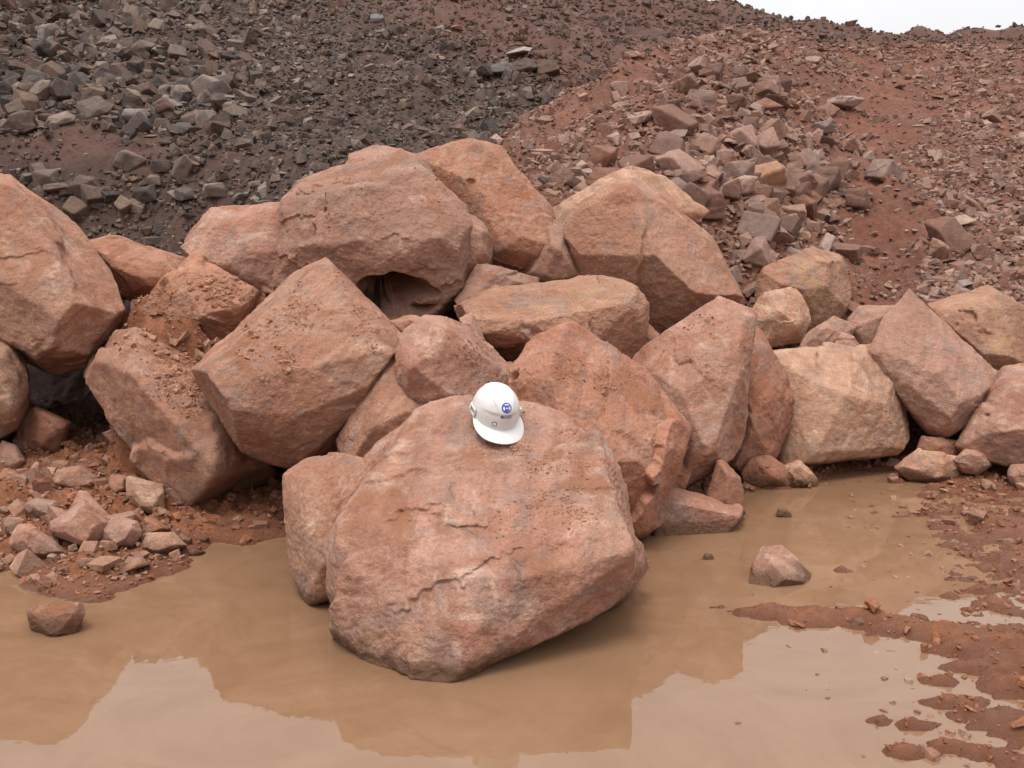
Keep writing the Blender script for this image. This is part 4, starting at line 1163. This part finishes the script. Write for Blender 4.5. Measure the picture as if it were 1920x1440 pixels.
NS, NP = 74, 160
ss = np.concatenate([np.linspace(0.001, .97, 46), np.linspace(.98, 1.02, 6), np.linspace(1.04, 2.0, NS - 52)])
ph = np.linspace(0, 2 * np.pi, NP, endpoint=False)
SS, PH = np.meshgrid(ss, ph, indexing='ij')
outer = shell_pt(PH, SS)
inner = shell_pt(PH, SS, .0032)
inner[..., 2] -= np.where(SS > .9, .0032 * np.clip((SS - .9) / .1, 0, 1), 0)
VV = np.vstack([outer.reshape(-1, 3), inner.reshape(-1, 3)])
FF = []
for a in range(NS - 1):
    for c_ in range(NP):
        d_ = (c_ + 1) % NP
        FF.append((a * NP + c_, (a + 1) * NP + c_, (a + 1) * NP + d_, a * NP + d_))
        q = NS * NP
        FF.append((q + a * NP + d_, q + (a + 1) * NP + d_, q + (a + 1) * NP + c_, q + a * NP + c_))
for c_ in range(NP):
    d_ = (c_ + 1) % NP; a = (NS - 1) * NP; q = NS * NP
    FF.append((a + c_, q + a + c_, q + a + d_, a + d_))
FF = np.array(FF)
hroot = bpy.data.objects.new("safety_helmet", None)
COL.objects.link(hroot)
tag(hroot, 'white safety helmet with blue stickers resting on top of the huge boulder', 'helmet')
shell = new_obj("shell", tri_mesh("shell", VV, FF), HWHITE, hroot)
shb = BVHTree.FromPolygons([tuple(q) for q in VV], [tuple(int(i) for i in f) for f in FF])

def patch(name, polys, phi0, zc, off, mat, parent):
    """lay flat 2D polygons (metres, x right, y up, as seen from in front) on to the shell around a point of it"""
    aim = Vector((math.cos(phi0), math.sin(phi0), 0))
    side_ = Vector((-aim.y, aim.x, 0)) * -1
    up_ = Vector((0, 0, 1))
    hit = shb.ray_cast(aim * .5 + up_ * zc, -aim)
    c0, n0 = hit[0], hit[1]
    xa = side_ * -1 if False else side_
    xa = (xa - n0 * xa.dot(n0)).normalized(); ya = n0.cross(xa).normalized()
    if ya.z < 0: ya = -ya
    V_, F_ = [], []
    for poly in polys:
        vs, fs = poly
        b0 = len(V_)
        for (u_, v_) in vs:
            p_ = c0 + xa * u_ + ya * v_
            h_ = shb.ray_cast(p_ + n0 * .05, -n0)
            q_ = h_[0] + h_[1] * off if h_[0] is not None else p_
            V_.append(q_[:])
        F_ += [tuple(i + b0 for i in f) for f in fs]
    bm = bmesh.new()
    bv = [bm.verts.new(v) for v in V_]
    for f in F_:
        try: bm.faces.new([bv[i] for i in f])
        except ValueError: pass
    bmesh.ops.triangulate(bm, faces=bm.faces[:])
    bm.normal_update()
    me_ = bpy.data.meshes.new(name); bm.to_mesh(me_); bm.free()
    return new_obj(name, me_, mat, parent)

def disc(r, rings=6, seg=40, r0=0.0, cx_=0, cy_=0, ex=1.0):
    vs, fs = [], []
    for i in range(rings + 1):
        rr = r0 + (r - r0) * i / rings
        for j in range(seg):
            a_ = 2 * math.pi * j / seg
            vs.append((cx_ + rr * math.cos(a_) * ex, cy_ + rr * math.sin(a_)))
    for i in range(rings):
        for j in range(seg):
            k_ = (j + 1) % seg
            fs.append((i * seg + j, (i + 1) * seg + j, (i + 1) * seg + k_, i * seg + k_))
    return vs, fs

def rect(x0, y0, x1, y1, nx=10, ny=4, skew=0.0):
    vs = [(x0 + (x1 - x0) * i / nx + skew * (y0 + (y1 - y0) * j / ny), y0 + (y1 - y0) * j / ny) for j in range(ny + 1) for i in range(nx + 1)]
    fs = [(j * (nx + 1) + i, j * (nx + 1) + i + 1, (j + 1) * (nx + 1) + i + 1, (j + 1) * (nx + 1) + i) for j in range(ny) for i in range(nx)]
    return vs, fs

PHI = R(90)
ZS = .102
bd = patch("round_sticker", [disc(.0275, r0=.0005)], PHI, ZS, .0004, HSTW, hroot)
patch("blue_disc", [disc(.0253, r0=.0005)], PHI, ZS, .0008, HBLUE, bd)
patch("pictogram", [disc(.0075, 4, 24, .0003, -.0135, -.001, .55), disc(.0075, 4, 24, .0003, .0135, -.002, .55),
                    rect(-.010, .0125, .009, .0170, 8, 2), rect(-.0035, -.0045, .004, .0005, 3, 2), rect(-.0155, -.010, -.0125, -.004, 2, 2), rect(.012, -.012, .015, -.005, 2, 2)], PHI, ZS, .0012, HSTW, bd)
lb = patch("label_sticker", [rect(-.0275, -.0085, .0275, .0085, 14, 5)], PHI, ZS - .038, .0004, HSTW, hroot)
patch("navy_panel", [rect(-.0262, -.0074, .0262, .0074, 14, 5)], PHI, ZS - .038, .0008, HNAVY, lb)
ticks = []
lr_ = random.Random(3)
for row, words in ((.0030, (4, 10)), (-.0030, (4, 2, 4))):
    xx = -.0225
    for wlen in words:
        for q in range(wlen):
            wd_ = .0022
            ticks.append(rect(xx, row - .0014, xx + wd_, row + .0014 * lr_.choice((.7, 1, 1)), 2, 2))
            xx += wd_ + .0006
        xx += .0024
patch("lettering", ticks, PHI, ZS - .038, .0012, HSTW, lb)
em = patch("round_emblem", [disc(.0125, r0=.0004)], PHI - R(22), .020, .0004, HNAVY, hroot)
patch("emblem_centre", [disc(.0085, r0=.0004)], PHI - R(22), .020, .0008, HSTW, em)
patch("emblem_dot", [disc(.0020, 2, 16, r0=.0003)], PHI - R(22), .020, .0012, HNAVY, em)

def box_bm(bm, c, hs, rot=None):
    M_ = Matrix.Translation(c) @ (rot.to_4x4() if rot else Matrix()) @ Matrix.Diagonal((*[2 * h_ for h_ in hs], 1))
    r_ = bmesh.ops.create_cube(bm, size=1.0, matrix=M_)
    es = list({e for v in r_['verts'] for e in v.link_edges})
    bmesh.ops.bevel(bm, geom=es, offset=min(hs) * .4, segments=2, affect='EDGES')
for sgn in (1, -1):
    bm = bmesh.new()
    for dy, hz_, hh_ in ((-.026, .018, .013), (.026, .018, .013)):
        box_bm(bm, Vector((sgn * (HX + .0035), dy, .022)), (.0045, .0055, hh_))
    box_bm(bm, Vector((sgn * (HX + .004), 0, .037)), (.004, .030, .0035))
    box_bm(bm, Vector((sgn * (HX + .004), 0, .006)), (.004, .030, .0035))
    me_ = bpy.data.meshes.new("accessory_slot"); bm.to_mesh(me_); bm.free()
    sl = new_obj("accessory_slot", me_, HWHITE, hroot)
    bm = bmesh.new()
    box_bm(bm, Vector((sgn * (HX + .0012), 0, .021)), (.0022, .020, .009))
    me_ = bpy.data.meshes.new("slot_gap"); bm.to_mesh(me_); bm.free()
    new_obj("slot_gap", me_, HGREY, sl)
# head band inside
hb_v, hb_f = [], []
for j in range(64):
    a_ = 2 * math.pi * j / 64
    for zz in (-.012, .022):
        for kk in (.90, .92):
            hb_v.append((HX * kk * .9 * math.cos(a_), HY * kk * .9 * math.sin(a_), zz))
for j in range(64):
    k_ = (j + 1) % 64
    A_, C_ = j * 4, k_ * 4
    hb_f += [(A_, C_, C_ + 2, A_ + 2), (A_ + 1, A_ + 3, C_ + 3, C_ + 1), (A_ + 2, C_ + 2, C_ + 3, A_ + 3), (A_, A_ + 1, C_ + 1, C_)]
new_obj("head_band", tri_mesh("head_band", np.array(hb_v), hb_f), HGREY, hroot)

# stand it on the boulder: peak towards the camera and a little to its right
fo, fP, fT = ALL['F0']
fb = BVHTree.FromPolygons([tuple(q) for q in fP], [tuple(int(i) for i in f) for f in fT])
HELM_PX = (928, 796)
c0 = Vector((0, 0, CAM_Z))
dv = (Vector(unproj(HELM_PX[0], HELM_PX[1], 4.5)) - c0).normalized()
loc, nn, _, dist = fb.ray_cast(c0, dv)
yaw, tilt_, roll = R(180 + 22), R(25), R(-3)
rotH = Matrix.Rotation(yaw, 3, 'Z') @ Matrix.Rotation(-tilt_, 3, 'X') @ Matrix.Rotation(roll, 3, 'Y')
print("HELMET", loc, nn, dist)
hroot.rotation_mode = 'XYZ'
HS = 1.14
hroot.scale = (HS, HS, HS)
hroot.rotation_euler = rotH.to_euler()
# lower on to the rock until the lowest rim point touches
best = None
rimv = [Vector(q) for q in VV[:NS * NP].reshape(NS, NP, 3)[-1]]
base = Vector((loc.x, loc.y, 0))
need = -9
for v in rimv:
    wv_ = rotH @ (v * HS) + base
    hit = fb.ray_cast(Vector((wv_.x, wv_.y, 3)), Vector((0, 0, -1)))
    if hit[0] is not None:
        need = max(need, hit[0].z - (rotH @ (v * HS)).z)
hroot.location = (loc.x, loc.y, need - .004)
print("HELMZ", hroot.location)
